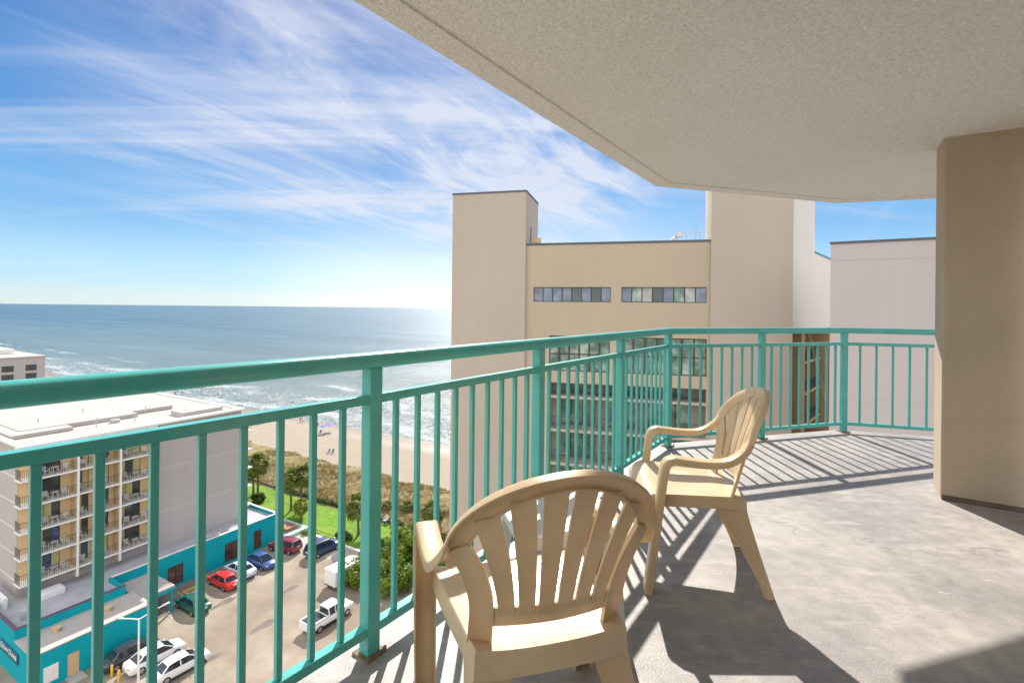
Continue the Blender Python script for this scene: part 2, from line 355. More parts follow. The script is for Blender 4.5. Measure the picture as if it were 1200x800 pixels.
def floor_wear(m):
    t = m.node_tree; b = t.nodes['Principled BSDF']; L = t.links.new
    tcn = t.nodes.new('ShaderNodeTexCoord')
    src = b.inputs['Base Color'].links[0].from_socket
    # short pale scrapes, dark grit and hairline cracks
    for sc_, sx, sy, rot, lo, hi, amt, colr in ((22, .35, 1.6, 35, .64, .72, .55, (.62, .58, .53)), (30, .5, 1.4, -50, .66, .73, .5, (.60, .56, .51)), (85, 1, 1, 0, .62, .74, .45, (.12, .11, .10)), (9, 1, 1, 0, .60, .80, .35, (.19, .175, .165))):
        mp = t.nodes.new('ShaderNodeMapping'); mp.inputs['Scale'].default_value = (sx, sy, 1); mp.inputs['Rotation'].default_value = (0, 0, R(rot)); L(tcn.outputs['Object'], mp.inputs[0])
        n = t.nodes.new('ShaderNodeTexNoise'); n.inputs['Scale'].default_value = sc_; n.inputs['Detail'].default_value = 6; n.inputs['Roughness'].default_value = .65; L(mp.outputs[0], n.inputs['Vector'])
        mr = t.nodes.new('ShaderNodeMapRange'); mr.inputs[1].default_value = lo; mr.inputs[2].default_value = hi; mr.inputs[4].default_value = amt; L(n.outputs[0], mr.inputs[0])
        mx = t.nodes.new('ShaderNodeMixRGB'); L(mr.outputs[0], mx.inputs[0]); L(src, mx.inputs[1]); mx.inputs[2].default_value = (*colr, 1); src = mx.outputs[0]
    v = t.nodes.new('ShaderNodeTexVoronoi'); v.feature = 'DISTANCE_TO_EDGE'; v.inputs['Scale'].default_value = .75
    nz = t.nodes.new('ShaderNodeTexNoise'); nz.inputs['Scale'].default_value = 3; nz.inputs['Detail'].default_value = 5; L(tcn.outputs['Object'], nz.inputs['Vector'])
    va = t.nodes.new('ShaderNodeMixRGB'); va.blend_type = 'ADD'; va.inputs[0].default_value = .35; L(tcn.outputs['Object'], va.inputs[1]); L(nz.outputs['Color'], va.inputs[2]); L(va.outputs[0], v.inputs['Vector'])
    mr = t.nodes.new('ShaderNodeMapRange'); mr.inputs[1].default_value = .0; mr.inputs[2].default_value = .004; mr.inputs[3].default_value = .35; mr.inputs[4].default_value = 0; L(v.outputs['Distance'], mr.inputs[0])
    mx = t.nodes.new('ShaderNodeMixRGB'); L(mr.outputs[0], mx.inputs[0]); L(src, mx.inputs[1]); mx.inputs[2].default_value = (.13, .12, .11, 1)
    L(mx.outputs[0], b.inputs['Base Color']); return m
M['floor'] = floor_wear(floor_mat())

def sand_mat():
    m = bpy.data.materials.new('sand'); m.use_nodes = True; t = m.node_tree; b = t.nodes['Principled BSDF']; L = t.links.new
    b.inputs['Roughness'].default_value = 0.9; b.inputs['Specular IOR Level'].default_value = 0.2
    tcn = t.nodes.new('ShaderNodeTexCoord'); s = t.nodes.new('ShaderNodeSeparateXYZ'); L(tcn.outputs['Object'], s.inputs[0])
    n = t.nodes.new('ShaderNodeTexNoise'); n.inputs['Scale'].default_value = 0.05; n.inputs['Detail'].default_value = 6
    mp = t.nodes.new('ShaderNodeMapping'); mp.inputs['Scale'].default_value = (0.35, 2.2, 1); L(tcn.outputs['Object'], mp.inputs[0]); L(mp.outputs[0], n.inputs['Vector'])
    ma = t.nodes.new('ShaderNodeMath'); ma.operation = 'MULTIPLY_ADD'; ma.inputs[1].default_value = 9.0; L(n.outputs[0], ma.inputs[0]); L(s.outputs[1], ma.inputs[2])
    mr = t.nodes.new('ShaderNodeMapRange'); mr.interpolation_type = 'SMOOTHSTEP'; mr.inputs[1].default_value = 91; mr.inputs[2].default_value = 100
    L(ma.outputs[0], mr.inputs[0])
    n2 = t.nodes.new('ShaderNodeTexNoise'); n2.inputs['Scale'].default_value = 0.9; n2.inputs['Detail'].default_value = 8; n2.inputs['Roughness'].default_value = 0.7
    mp2 = t.nodes.new('ShaderNodeMapping'); mp2.inputs['Scale'].default_value = (0.12, 1.6, 1); L(tcn.outputs['Object'], mp2.inputs[0]); L(mp2.outputs[0], n2.inputs['Vector'])
    cr = t.nodes.new('ShaderNodeMixRGB'); cr.inputs[1].default_value = (0.22, 0.185, 0.14, 1); cr.inputs[2].default_value = (0.36, 0.31, 0.24, 1); L(n2.outputs[0], cr.inputs[0])
    mx = t.nodes.new('ShaderNodeMixRGB'); L(mr.outputs[0], mx.inputs[0]); L(cr.outputs[0], mx.inputs[1]); mx.inputs[2].default_value = (0.24, 0.19, 0.14, 1)
    L(mx.outputs[0], b.inputs['Base Color'])
    rg = t.nodes.new('ShaderNodeMapRange'); rg.inputs[3].default_value = 0.92; rg.inputs[4].default_value = 0.35; L(mr.outputs[0], rg.inputs[0]); L(rg.outputs[0], b.inputs['Roughness'])
    bp = t.nodes.new('ShaderNodeBump'); bp.inputs['Distance'].default_value = 0.12; bp.inputs['Strength'].default_value = 0.6
    n3 = t.nodes.new('ShaderNodeTexNoise'); n3.inputs['Scale'].default_value = 1.6; n3.inputs['Detail'].default_value = 5; L(tcn.outputs['Object'], n3.inputs['Vector'])
    L(n3.outputs[0], bp.inputs['Height']); L(bp.outputs[0], b.inputs['Normal'])
    return m
M['sand'] = sand_mat()

def sea_mat():
    m = bpy.data.materials.new('sea_water'); m.use_nodes = True; t = m.node_tree; b = t.nodes['Principled BSDF']; L = t.links.new
    def N(k, **kw):
        n = t.nodes.new(k)
        for a, v in kw.items(): setattr(n, a, v)
        return n
    def mm(op, a, b_=None, c=None):
        n = N('ShaderNodeMath', operation=op)
        for i, v in enumerate((a, b_, c)):
            if v is None: continue
            if hasattr(v, 'links'): L(v, n.inputs[i])
            else: n.inputs[i].default_value = v
        return n.outputs[0]
    def rng(v, a, c, d=0.0, e=1.0, sm=True):
        n = N('ShaderNodeMapRange');
        if sm: n.interpolation_type = 'SMOOTHSTEP'
        L(v, n.inputs[0])
        for i, q in enumerate((a, c, d, e)): n.inputs[i + 1].default_value = q
        return n.outputs[0]
    def noise(scale, sx, sy, det=5, rough=0.6, dist=0.0, off=0.0):
        mp = N('ShaderNodeMapping'); mp.inputs['Scale'].default_value = (sx, sy, 1); mp.inputs['Location'].default_value = (off, off, 0); L(tcn.outputs['Object'], mp.inputs[0])
        n = N('ShaderNodeTexNoise'); n.inputs['Scale'].default_value = scale; n.inputs['Detail'].default_value = det; n.inputs['Roughness'].default_value = rough; n.inputs['Distortion'].default_value = dist
        L(mp.outputs[0], n.inputs['Vector']); return n.outputs[0]
    tcn = N('ShaderNodeTexCoord'); s = N('ShaderNodeSeparateXYZ'); L(tcn.outputs['Object'], s.inputs[0])
    U = s.outputs[1]
    wob = mm('MULTIPLY', mm('SUBTRACT', noise(0.02, 1, 0.4, 4), 0.5), 46.0)
    Uw = mm('ADD', U, wob)
    # foam: broken lacy wash next to the sand, and a few breaker crests running along the shore
    lace = noise(0.35, 1.0, 2.0, 9, 0.72, 1.2)
    wash = mm('MULTIPLY', mm('MULTIPLY', rng(Uw, 140, 104), rng(lace, 0.47, 0.66)), 0.85)
    def crest(u0, half, off, lo, hi):
        d = mm('ABSOLUTE', mm('SUBTRACT', Uw, u0))
        band = rng(d, half, half * 0.35)
        brk = rng(noise(0.03, 1.0, 0.6, 3, 0.5, 0, off), lo, hi)
        tex = rng(noise(0.5, 0.5, 1.8, 8, 0.75, 1.0, off), 0.36, 0.68)
        return mm('MULTIPLY', mm('MULTIPLY', band, brk), tex)
    foam = wash
    for u0, half, off, lo, hi in ((121, 4.5, 4.2, 0.36, 0.56), (143, 3.0, 17.3, 0.45, 0.68), (103, 4, 77.0, 0.3, 0.5)):
        foam = mm('MAXIMUM', foam, crest(u0, half, off, lo, hi))
    sh = rng(U, 100, 420)
    cr = N('ShaderNodeMixRGB'); L(sh, cr.inputs[0]); cr.inputs[1].default_value = (0.10, 0.135, 0.125, 1); cr.inputs[2].default_value = (0.045, 0.10, 0.13, 1)
    big = noise(0.012, 0.3, 1.6, 4)
    cv = N('ShaderNodeMixRGB', blend_type='MULTIPLY'); cv.inputs[0].default_value = 1; L(cr.outputs[0], cv.inputs[1]); L(rng(big, 0.3, 0.7, 0.75, 1.25), cv.inputs[2])
    mx = N('ShaderNodeMixRGB'); L(foam, mx.inputs[0]); L(cv.outputs[0], mx.inputs[1]); mx.inputs[2].default_value = (0.60, 0.61, 0.62, 1)
    L(mx.outputs[0], b.inputs['Base Color'])
    L(mm('MAXIMUM', rng(foam, 0, 1, 0.2, 0.8), rng(U, 120, 600, 0.22, 0.29)), b.inputs['Roughness'])
    b.inputs['IOR'].default_value = 1.33
    h = mm('ADD', mm('MULTIPLY', noise(0.16, 0.35, 1.0, 8, 0.62), 1.5), mm('MULTIPLY', noise(1.1, 0.6, 1.0, 5, 0.65), 0.55))
    h = mm('ADD', h, mm('MULTIPLY', foam, 0.25))
    bp = N('ShaderNodeBump'); bp.inputs['Distance'].default_value = 1.0; bp.inputs['Strength'].default_value = 0.75
    L(h, bp.inputs['Height']); L(bp.outputs[0], b.inputs['Normal'])
    return m
M['sea'] = sea_mat()
M['lot'] = mat('worn_asphalt', (0.235, 0.19, 0.145), 0.9, var=0.14, vscale=0.35, c2=(0.33, 0.28, 0.22), c2amt=0.9, c2scale=0.15, bump=0.01, bscale=8, spec=0.2)
M['lawn'] = mat('lawn', (0.11, 0.23, 0.012), 0.85, var=0.22, vscale=1.2, c2=(0.19, 0.27, 0.03), c2amt=0.7, c2scale=0.35, bump=0.03, bscale=6, spec=0.2)
M['dunesoil'] = mat('dune_soil', (0.19, 0.15, 0.065), 0.95, var=0.3, vscale=0.8, c2=(0.30, 0.25, 0.16), c2amt=0.6, c2scale=0.22, bump=0.04, bscale=3, spec=0.1)
M['stain'] = mat('oil_stain', (0.15, 0.125, 0.105), 0.9, var=0.2, vscale=1.0)
M['lotline'] = mat('worn_line_paint', (0.50, 0.45, 0.38), 0.8, var=0.2, vscale=1.5)

# ================================================================== GROUND, BEACH, SEA
def ground():
    mb = MB(); bm = mb.bm
    us = [-40000, -3000, -400, -60, 0, 30, 47, 56, 58, 60, 62, 64, 66, 68, 70, 72, 74, 78, 84, 90, 97, 104, 115, 130, 160, 220, 400, 3000, 40000]
    vs_ = [-40000, -3000, -500, -200, -150] + [-120 + 4 * i for i in range(46)] + [90, 150, 400, 3000, 40000]
    def h(u, v):
        if u <= 56: return 0.0
        if u < 72:
            k = math.sin(math.pi * (u - 56) / 17.0)
            return max(0, 0.9 * k + 0.35 * k * math.sin(v * 0.37 + u * 0.5) + 0.25 * k * math.sin(v * 0.9 - u * 0.8))
        if u < 97: return -0.5 * (u - 72) / 25
        if u < 220: return -0.5 - (u - 97) * 0.03
        return -4.2
    g = [[bm.verts.new((v, u, h(u, v))) for v in vs_] for u in us]
    for i in range(len(us) - 1):
        for j in range(len(vs_) - 1): bm.faces.new((g[i][j], g[i][j + 1], g[i + 1][j + 1], g[i + 1][j]))
    return tag(mb.build('ground', M['sand'], rz=TR), kind='structure'), h
gobj, gh = ground()
mb = MB(); mb.face(((-45000, 80, -0.5), (45000, 80, -0.5), (45000, 45000, -0.5), (-45000, 45000, -0.5)))
tag(mb.build('ocean', M['sea'], rz=TR), kind='structure')
def sheet(name, poly, z, m):
    mb = MB(); mb.face([(p[0], p[1], z) for p in poly]); return tag(mb.build(name, m, rz=TR), kind='structure')
# local x = v, y = u
sheet('parking_lot', [(-110, -60), (60, -60), (60, 47.2), (-110, 47.2)], 0.004, M['lot'])
sheet('lawn', [(-95, 47.2), (30, 47.2), (30, 56.4), (-95, 56.4)], 0.008, M['lawn'])
# dune soil follows the dunes a little above the sand
mb = MB(); bm = mb.bm
uu = [56.4 + 0.65 * i for i in range(25)]; vv = [-130 + 1.3 * i for i in range(150)]
def dz(u, v):
    e = 0.02 + 0.9 * min(1, max(0, (u - 56.4) / 3)) * 0
    n = 0.07 * math.sin(v * 1.7 + u) + 0.06 * math.sin(v * 0.8 - 1.3 * u) + 0.04 * math.sin(2.9 * v + 2.2 * u)
    edge = min(1, (72.0 - u) / 3, (u - 55.9) / 1.0)
    return gh(u, v) + 0.12 + max(0, edge) * (0.35 + n) - (0.6 if u > 71 + 1.5 * math.sin(v * 0.23) + math.sin(v * 0.71) else 0)
g = [[bm.verts.new((v, u, dz(u, v))) for v in vv] for u in uu]
for i in range(len(uu) - 1):
    for j in range(len(vv) - 1): bm.faces.new((g[i][j], g[i][j + 1], g[i + 1][j + 1], g[i + 1][j]))
tag(mb.build('dunes', M['dunesoil'], rz=TR, weld=False, ang=3), kind='structure')
# dune grass
mb = MB(); bm = mb.bm
for i in range(24000):
    v = random.uniform(-100, 10); u = random.uniform(56.6, 71.5)
    if math.sin(v * 0.31 + u * 0.4) + math.sin(v * 0.13 - u * 0.7) + random.uniform(-1.2, 1.2) < -0.4: continue
    if u > 70.5 + 1.5 * math.sin(v * 0.23) + math.sin(v * 0.71): continue
    z = dz(u, v)
    for k in range(3):
        a = random.uniform(0, 6.28); l = random.uniform(0.18, 0.48); lean = random.uniform(0.2, 0.9)
        p = Vector((v + random.uniform(-.25, .25), u + random.uniform(-.25, .25), z - 0.05)); d = Vector((math.cos(a), math.sin(a), 0)); s_ = Vector((-d.y, d.x, 0)) * 0.05
        tip = p + d * lean * l + Vector((0, 0, l))
        bm.faces.new([bm.verts.new(q) for q in (p - s_, p + s_, tip)])
tag(mb.build('dune_grass', M['grassblade'], rz=TR, smooth=False, keep=True), kind='stuff')
# lot marks
mb = MB()
for i in range(9):
    u0 = 27.5 + i * 2.7
    mb.face(((-61.6, u0, 0), (-56.8, u0, 0), (-56.8, u0 + 0.1, 0), (-61.6, u0 + 0.1, 0)))
for i in range(5):
    v0 = -55.5 + i * 2.9
    mb.face(((v0, 8, 0), (v0 + 0.1, 8, 0), (v0 + 0.1, 13, 0), (v0, 13, 0)))
tag(mb.build('lot_markings', M['lotline'], rz=TR, loc=(0, 0, 0.008)), kind='structure')
mb = MB()
for (px, py, r) in ((308, 733, 0.8), (262, 706, 0.8), (340, 690, 0.6), (250, 770, 0.5)):
    c = at(px, py); u0 = c.x * 0.5 + c.y * 0.866; v0 = c.x * 0.866 - c.y * 0.5
    mb.face([(v0 + r * 0.6 * math.cos(a) * (1 + .25 * math.sin(3 * a)), u0 + r * 1.7 * math.sin(a) * (1 + .2 * math.cos(5 * a)), 0) for a in [k * math.pi / 10 for k in range(20)]])
tag(mb.build('oil_stain', M['stain'], rz=TR, loc=(0, 0, 0.013)), kind='structure')
sheet('sidewalk', [(-63, 44.4), (-30, 44.4), (-30, 47.0), (-63, 47.0)], 0.012, M['concrete'])

def local(u, v): return (v, u)
def town(name, u, v, label, cat, group=None, rz=0.0, z=0.0):
    return empty(name, TU(u, v, z), TR + rz, label, cat, group)

# low wall between car park and lawn
r_ = town('low_wall', 47.1, -55, 'low beige concrete wall edging the bright green lawn', 'wall')
mb = MB(); mb.box(-5, 24, -0.15, 0.15, 0, 0.55); mb.build('wall', M['concrete'], r_, bevel=0.03)
mb = MB(); mb.box(-5.05, 24.05, -0.2, 0.2, 0.553, 0.65); mb.build('coping', M['white'], r_, bevel=0.02)

# ================================================================== HOTEL WITH BALCONIES (left)
HR = town('hotel', 18.25, -67.5, 'grey hotel with rows of cream balconies and flat white roof', 'building')
def hl(u, v): return (v + 66.5, u - 18)        # local x,y in the hotel
U1 = 22.4                                       # end wall, seaward
floors = [5.2 + 2.58 * k for k in range(6)]     # balcony slab levels, last one is the roof slab
RT = 18.75
mb = MB(); mb.box(-26, 0, 0, U1, 0, RT - 0.05); mb.build('wall', M['hotelgrey'], HR)
mb = MB(); mb.box(0.0, 1.0, 11.85, U1 + 0.003, 0, RT - 0.02); mb.build('stair_tower', M['hotelgrey'], HR)
mb = MB()
for z in floors[:5]:
    mb.box(-25.9, -0.3, -0.012, 0.0, z - 0.06, z + 0.02)
for z in (8.0, 13.2):
    mb.box(1.003, 1.01, 11.95, U1 - 0.1, z, z + 0.03)
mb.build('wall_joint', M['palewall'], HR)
# cream recess wall with doors
mb = MB(); mb.box(0.003, 0.06, 0.06, 11.847, 5.0, RT - 0.3); mb.build('recess_wall', M['hotelcream'], HR)
cols = [1.0, 4.3, 6.25, 8.1, 11.65]
for z in floors[:5]:
    mb = MB(); mb.box(0.06, 1.62, -0.25, 11.8, z - 0.16, z); mb.build('balcony_slab', M['white'], HR)
mb = MB(); mb.box(0.06, 1.62, -0.25, 11.8, RT - 0.24, RT - 0.06); mb.build('roof_slab', M['white'], HR)
for c in cols:
    mb = MB(); mb.box(0.06, 1.66, c - 0.07, c + 0.07, 4.2, RT - 0.245); mb.build('divider', M['hotelcream'], HR)
    mb = MB(); mb.box(1.56, 1.70, c - 0.1, c + 0.1, 4.2, RT - 0.245); mb.build('column', M['white'], HR)
for fi, z in enumerate(floors[:5]):
    rl = MB()
    for a, b in zip(cols[:-1], cols[1:]):
        rl.box(1.50, 1.53, a + .1, b - .1, z + 0.98, z + 1.02)
        y = a + 0.2
        while y < b - 0.12:
            rl.box(1.505, 1.525, y, y + 0.018, z, z + 0.98); y += 0.14
    rl.box(0.1, 1.5, -0.2, -0.17, z + 0.98, z + 1.02); rl.box(1.50, 1.53, -.2, cols[0] - .1, z + 0.98, z + 1.02)
    for k in range(7): rl.box(1.505, 1.525, -.18 + .14 * k, -.162 + .14 * k, z, z + .98)
    for k in range(10): rl.box(0.15 + k * 0.14, 0.17 + k * 0.14, -0.195, -0.175, z, z + 0.98)
    rl.build('balcony_railing', M['ironrail'], HR, smooth=False)
    for bi, (a, b) in enumerate(zip(cols[:-1], cols[1:])):
        g0, g1 = a + 0.25, b - (1.0 if b - a > 3 else 0.55)
        fr = MB(); fr.box(0.063, 0.10, g0, g1, z + 0.02, z + 2.12)
        f = fr.build('glass_door', M['darkframe'], HR)
        n = 3 if g1 - g0 > 1.8 else 2
        wd = (g1 - g0 - 0.08) / n
        for k in range(n):
            p = MB(); p.box(0.103, 0.115, g0 + 0.05 + k * wd + 0.02, g0 + 0.05 + (k + 1) * wd - 0.03, z + 0.08, z + 2.05)
            q = random.random()
            p.build('pane', M['curtain'] if q < 0.45 else (M['bluecurtain'] if q < 0.6 else M['glass']), f)
# ground floor windows above the low roof
for (a, b) in ((1.0, 2.2), (5.2, 6.8), (8.6, 10.4)):
    fr = MB(); fr.box(0.063, 0.10, a, b, 4.35, 4.98 + .0); f = fr.build('window', M['white'], HR)
    p = MB()
    k = 4
    for i in range(k):
        p.box(0.103, 0.108, a + .06 + i * (b - a - .06) / k, a + (i + 1) * (b - a - .06) / k, 4.42, 4.92)
    p.build('pane', M['glass'], f)
# seaward balconies
for z in floors[:5]:
    mb = MB(); mb.box(-24, .98, U1 + .005, U1 + 1.7, z - 0.16, z); mb.build('balcony_slab', M['white'], HR)
    mb = MB(); mb.box(-24, .93, U1 + 1.6, U1 + 1.64, z + .96, z + 1.02); mb.box(.88, .92, U1 + .02, U1 + 1.6, z + .96, z + 1.02)
    for k in range(11): mb.box(.885, .91, U1 + .1 + .14 * k, U1 + .12 + .14 * k, z, z + .96)
    mb.build('balcony_railing', M['ironrail'], HR)
# roof: membrane, parapet, raised parts
mb = MB(); mb.face(((-25.7, .3, RT), (.75, .3, RT), (.75, U1 - .3, RT), (-25.7, U1 - .3, RT))); mb.build('roof', M['roof'], HR)
mb = MB(); mb.box(-26.05, 1.7, -0.27, .3, RT - .05, RT + .22); mb.box(.75, 1.7, .303, U1 - .303, RT - .05, RT + .22); mb.box(-26.05, 1.7, U1 - .3, U1 + .05, RT - .05, RT + .22)
mb.build('parapet', M['white'], HR, bevel=0.02)
mb = MB(); mb.box(-25, -5.2, 1.5, 12.6, RT + .003, RT + .5); mb.box(-25, -7.0, 12.603, 17.5, RT + .003, RT + .5); mb.box(-25, -3.4, -.0 + .4, 5.5, RT + .002, RT + .42); mb.build('raised_roof', M['roof'], HR, bevel=0.03)
mb = MB(); mb.box(-3.2, -.2, 15.5, 20.5, RT + .003, RT + .55); mb.build('roof_curb', M['hotelgrey'], HR)
for (x0, x1, y0, y1, hh) in ((-4.4, -3.6, 9.3, 10.1, .4),):
    mb = MB(); mb.box(x0, x1, y0, y1, RT + .51, RT + .51 + hh) if x1 < -5 else mb.box(x0, x1, y0, y1, RT + .004, RT + hh); mb.build('roof_unit', M['metal'], HR, bevel=.04)
for (x, y) in ((-8.5, 4), (-11, 9), (-6.4, 14), (-3, 7.5), (-2.2, 11)):
    mb = MB(); mb.tube([(x, y, RT), (x, y, RT + 1.1)], .06, 6); mb.build('vent_pipe', M['metal'], HR)
# furniture on the hotel balconies: one small chair and one small table, repeated
def small_chair():
    mb = MB()
    mb.box(-.25, .25, -.22, .25, .38, .43)
    mb.box(-.25, .25, -.27, -.22, .40, .85)
    for sx in (-1, 1):
        mb.box(sx * .27 - .03, sx * .27 + .03, -.24, .24, .60, .635)
        for sy in (-.2, .22): mb.box(sx * .24 - .025, sx * .24 + .025, sy - .025, sy + .025, 0, .60 if sy > 0 else .40)
    return mb.build('balcony_chair', M['whiteplastic'], bevel=0.015)
def small_table():
    mb = MB(); mb.prism([(.36 * math.cos(a), .36 * math.sin(a)) for a in [k * math.pi / 8 for k in range(16)]], .62, .66)
    for sx in (-1, 1):
        for sy in (-1, 1): mb.bar((sx * .26, sy * .26, 0), (sx * .18, sy * .18, .62), .05, .05)
    return mb.build('balcony_table', M['whiteplastic'])
sch, stb = small_chair(), small_table(); sch0 = stb0 = True
fname = ['lowest', 'second lowest', 'middle', 'second highest', 'topmost']
bname = ['wide left', 'narrow second', 'narrow third', 'wide right-hand']
for fi, z in enumerate(floors[:5]):
    for bi, (a, b) in enumerate(zip(cols[:-1], cols[1:])):
        L_ = b - a
        spots = [(a + L_ * .3, 1.0)] if L_ < 3 else [(a + L_ * .25, .9), (a + L_ * .72, 1.0)]
        for si, (y, x) in enumerate(spots):
            o = sch if sch0 else sch.copy()
            if not sch0: col.objects.link(o)
            sch0 = False
            wp = TU(18.25 + y, -67.5 + x, z + .001); o.location = wp; o.rotation_euler = (0, 0, TR - R(90) + random.uniform(-.7, .7))
            side = '' if len(spots) == 1 else (', landward one' if si == 0 else ', seaward one')
            tag(o, 'white chair, %s balcony of the %s hotel row%s' % (bname[bi], fname[fi], side), 'chair', 'white chairs on the hotel balconies')
        if L_ > 3:
            o = stb if stb0 else stb.copy()
            if not stb0: col.objects.link(o)
            stb0 = False
            o.location = TU(18.25 + a + L_ * .48, -67.5 + 1.0, z + .001); o.rotation_euler = (0, 0, TR)
            tag(o, 'small white table on the %s balcony of the %s row' % (bname[bi], fname[fi]), 'table', 'white tables on the hotel balconies')

# ================================================================== LOW TURQUOISE BUILDING
LR = town('turquoise_building', 16, -59.5, 'low turquoise building with white flat roofs beside the car park', 'building')
# local x = v+59.5, y = u-16
mb = MB()
def blk(mb, x0, x1, y0, y1, z1):
    mb.prism([(x0, y0), (x1, y0), (x1, y1), (x0, y1)], 0, z1, cap=False)
# outer shells (roofs are separate sheets below the parapets)
doors = [(9.8, 10.5, 0, 2.3), (13.9, 15.6, .25, 2.5), (17.0, 17.8, .25, 2.6), (20.5, 22.4, .25, 2.6), (24.4, 25.5, .25, 2.7)]
class Sub: pass
# front wall of the far block lies in the plane x=-3.5: build as a facade in a turned frame
w2 = MB(); w2.facade(8.3, 28, 0, 3.95, doors, 0, .12)
for v_ in w2.bm.verts:
    x, y, z = v_.co; v_.co = Vector((-3.5 - y, x, z))
w2.bm.normal_update()
w2.build('front_wall', M['tealwall'], LR)
mb.face(((-12.5, 0, 0), (0, 0, 0), (0, 0, 4.2), (-12.5, 0, 4.2)))
mb.face(((0, 0, 0), (0, 8.3, 0), (0, 8.3, 4.2), (0, 0, 4.2)))
mb.face(((0, 8.3, 0), (-3.5, 8.3, 0), (-3.5, 8.3, 4.2), (0, 8.3, 4.2)))
mb.face(((-3.5, 28, 0), (-12.5, 28, 0), (-12.5, 28, 3.95), (-3.5, 28, 3.95)))
# inner sides of the parapets
mb.face(((-.25, .25, 3.5), (-.25, 8.05, 3.5), (-.25, 8.05, 4.2), (-.25, .25, 4.2)))
mb.face(((-12.5, .25, 3.5), (-.25, .25, 3.5), (-.25, .25, 4.2), (-12.5, .25, 4.2)))
mb.face(((-3.7, 8.3, 3.5), (-3.7, 27.8, 3.5), (-3.7, 27.8, 3.95), (-3.7, 8.3, 3.95)))
mb.face(((-3.7, 27.8, 3.5), (-9, 27.8, 3.5), (-9, 27.8, 3.95), (-3.7, 27.8, 3.95)))
mb.build('wall', M['tealwall'], LR, keep=True)
mb = MB(); mb.box(-12.5, .04, -.04, .26, 4.203, 4.30); mb.box(-.26, .04, .263, 8.34, 4.203, 4.30); mb.build('coping', M['purpletrim'], LR)
mb = MB(); mb.box(-3.74, -3.46, 8.345, 28.04, 3.953, 4.03); mb.box(-12.5, -3.745, 27.76, 28.04, 3.953, 4.03); mb.build('coping', M['white'], LR)
mb = MB(); mb.face(((-12.5, .25, 3.5), (-.25, .25, 3.5), (-.25, 8.3, 3.5), (-12.5, 8.3, 3.5))); mb.face(((-12.5, 8.3, 3.5), (-3.7, 8.3, 3.5), (-3.7, 27.8, 3.5), (-12.5, 27.8, 3.5)))
mb.build('roof', M['greyroof'], LR, keep=True)
for di, (a, b, c, d) in enumerate(doors):
    f = MB(); f.box(-3.61, -3.56, a, b, c, d); f = f.build('window' if di else 'door', M['darkframe'], LR)
    p = MB(); n = 2 if b - a > 1.2 else 1
    for k in range(n):
        wd = (b - a) / n; p.box(-3.557, -3.545, a + k * wd + .07, a + (k + 1) * wd - .07, c + .08, d - .08)
    p.build('pane', M['redglass'] if di else M['glass'], f)
# annex in front
ax0, ax1 = .003, 4.0
w3 = MB(); w3.facade(0, 8.9, 0, 3.25, [(2.35, 3.25, 0, 2.1)], 0, .1)
for v_ in w3.bm.verts:
    x, y, z = v_.co; v_.co = Vector((ax1 - y, x, z))
w3.face(((ax0, 0, 0), (ax1, 0, 0), (ax1, 0, 3.25), (ax0, 0, 3.25))); w3.face(((ax0, 8.9, 0), (ax1, 8.9, 0), (ax1, 8.9, 3.25), (ax0, 8.9, 3.25)))
w3.build('annex_wall', M['tealwall'], LR)
mb = MB(); mb.box(ax0, ax1 + .05, -.05, 8.95, 3.253, 3.36); mb.build('annex_roof', M['roof'], LR, bevel=.02)
mb = MB(); mb.box(-3.497, 1.6, 8.957, 12.2, 2.72, 2.92); mb.build('canopy', M['roof'], LR, bevel=.02)
mb = MB(); mb.box(-3.49, 1.63, 8.965, 12.23, 2.40, 2.717); mb.build('canopy_fascia', M['tealwall'], LR)
mb = MB(); mb.tube([(1.4, 12, 0), (1.4, 12, 2.39)], .12, 10); mb.build('canopy_post', M['tealwall'], LR)
mb = MB(); mb.box(ax1 - .085, ax1 - .04, 2.38, 3.22, .02, 2.07); d_ = mb.build('door', M['tan'], LR)
mb = MB(); mb.box(ax1 - .04, ax1 + .01, 3.05, 3.10, .95, 1.05); mb.build('handle', M['metal'], d_)
mb = MB(); mb.box(ax1 + .003, ax1 + 1.3, 2.2, 3.4, 0.01, .14); mb.build('door_step', M['concrete'], LR, bevel=.02)
mb = MB(); mb.box(ax1 + .003, ax1 + .03, .75, 1.75, .5, 1.9); mb.build('notice_board', M['white'], LR)
# sign on the end wall
mb = MB(); mb.box(-3.2, 1.1, -.09, -.003, 1.6, 2.55); sg = mb.build('sign_panel', mat('sign_panel_blue', (0.0, 0.10, 0.16), 0.5), LR, bevel=.02)
def text_part(s, size, mat_, parent, loc, rot, name, ext=.01):
    cu = bpy.data.curves.new(name, 'FONT'); cu.body = s; cu.size = size; cu.extrude = ext; cu.align_x = 'CENTER'; cu.align_y = 'CENTER'
    cu.space_character = 1.05
    tmp = bpy.data.objects.new(name + '_tmp', cu); col.objects.link(tmp)
    bpy.context.view_layer.update()
    me = bpy.data.meshes.new_from_object(tmp.evaluated_get(bpy.context.evaluated_depsgraph_get()))
    bpy.data.objects.remove(tmp); me.materials.clear(); me.materials.append(mat_)
    o = bpy.data.objects.new(name, me); col.objects.link(o); o.location = loc; o.rotation_euler = rot
    adopt(o, parent); return o
text_part('O', .72, M['white'], sg, (-2.82, -.10, 2.1), (R(90), 0, 0), 'lettering')
text_part('CEAN', .52, M['white'], sg, (-1.93, -.10, 2.05), (R(90), 0, 0), 'lettering')
text_part('D', .72, M['white'], sg, (-.75, -.10, 2.1), (R(90), 0, 0), 'lettering')
text_part('UNES', .52, M['white'], sg, (.16, -.10, 2.05), (R(90), 0, 0), 'lettering')
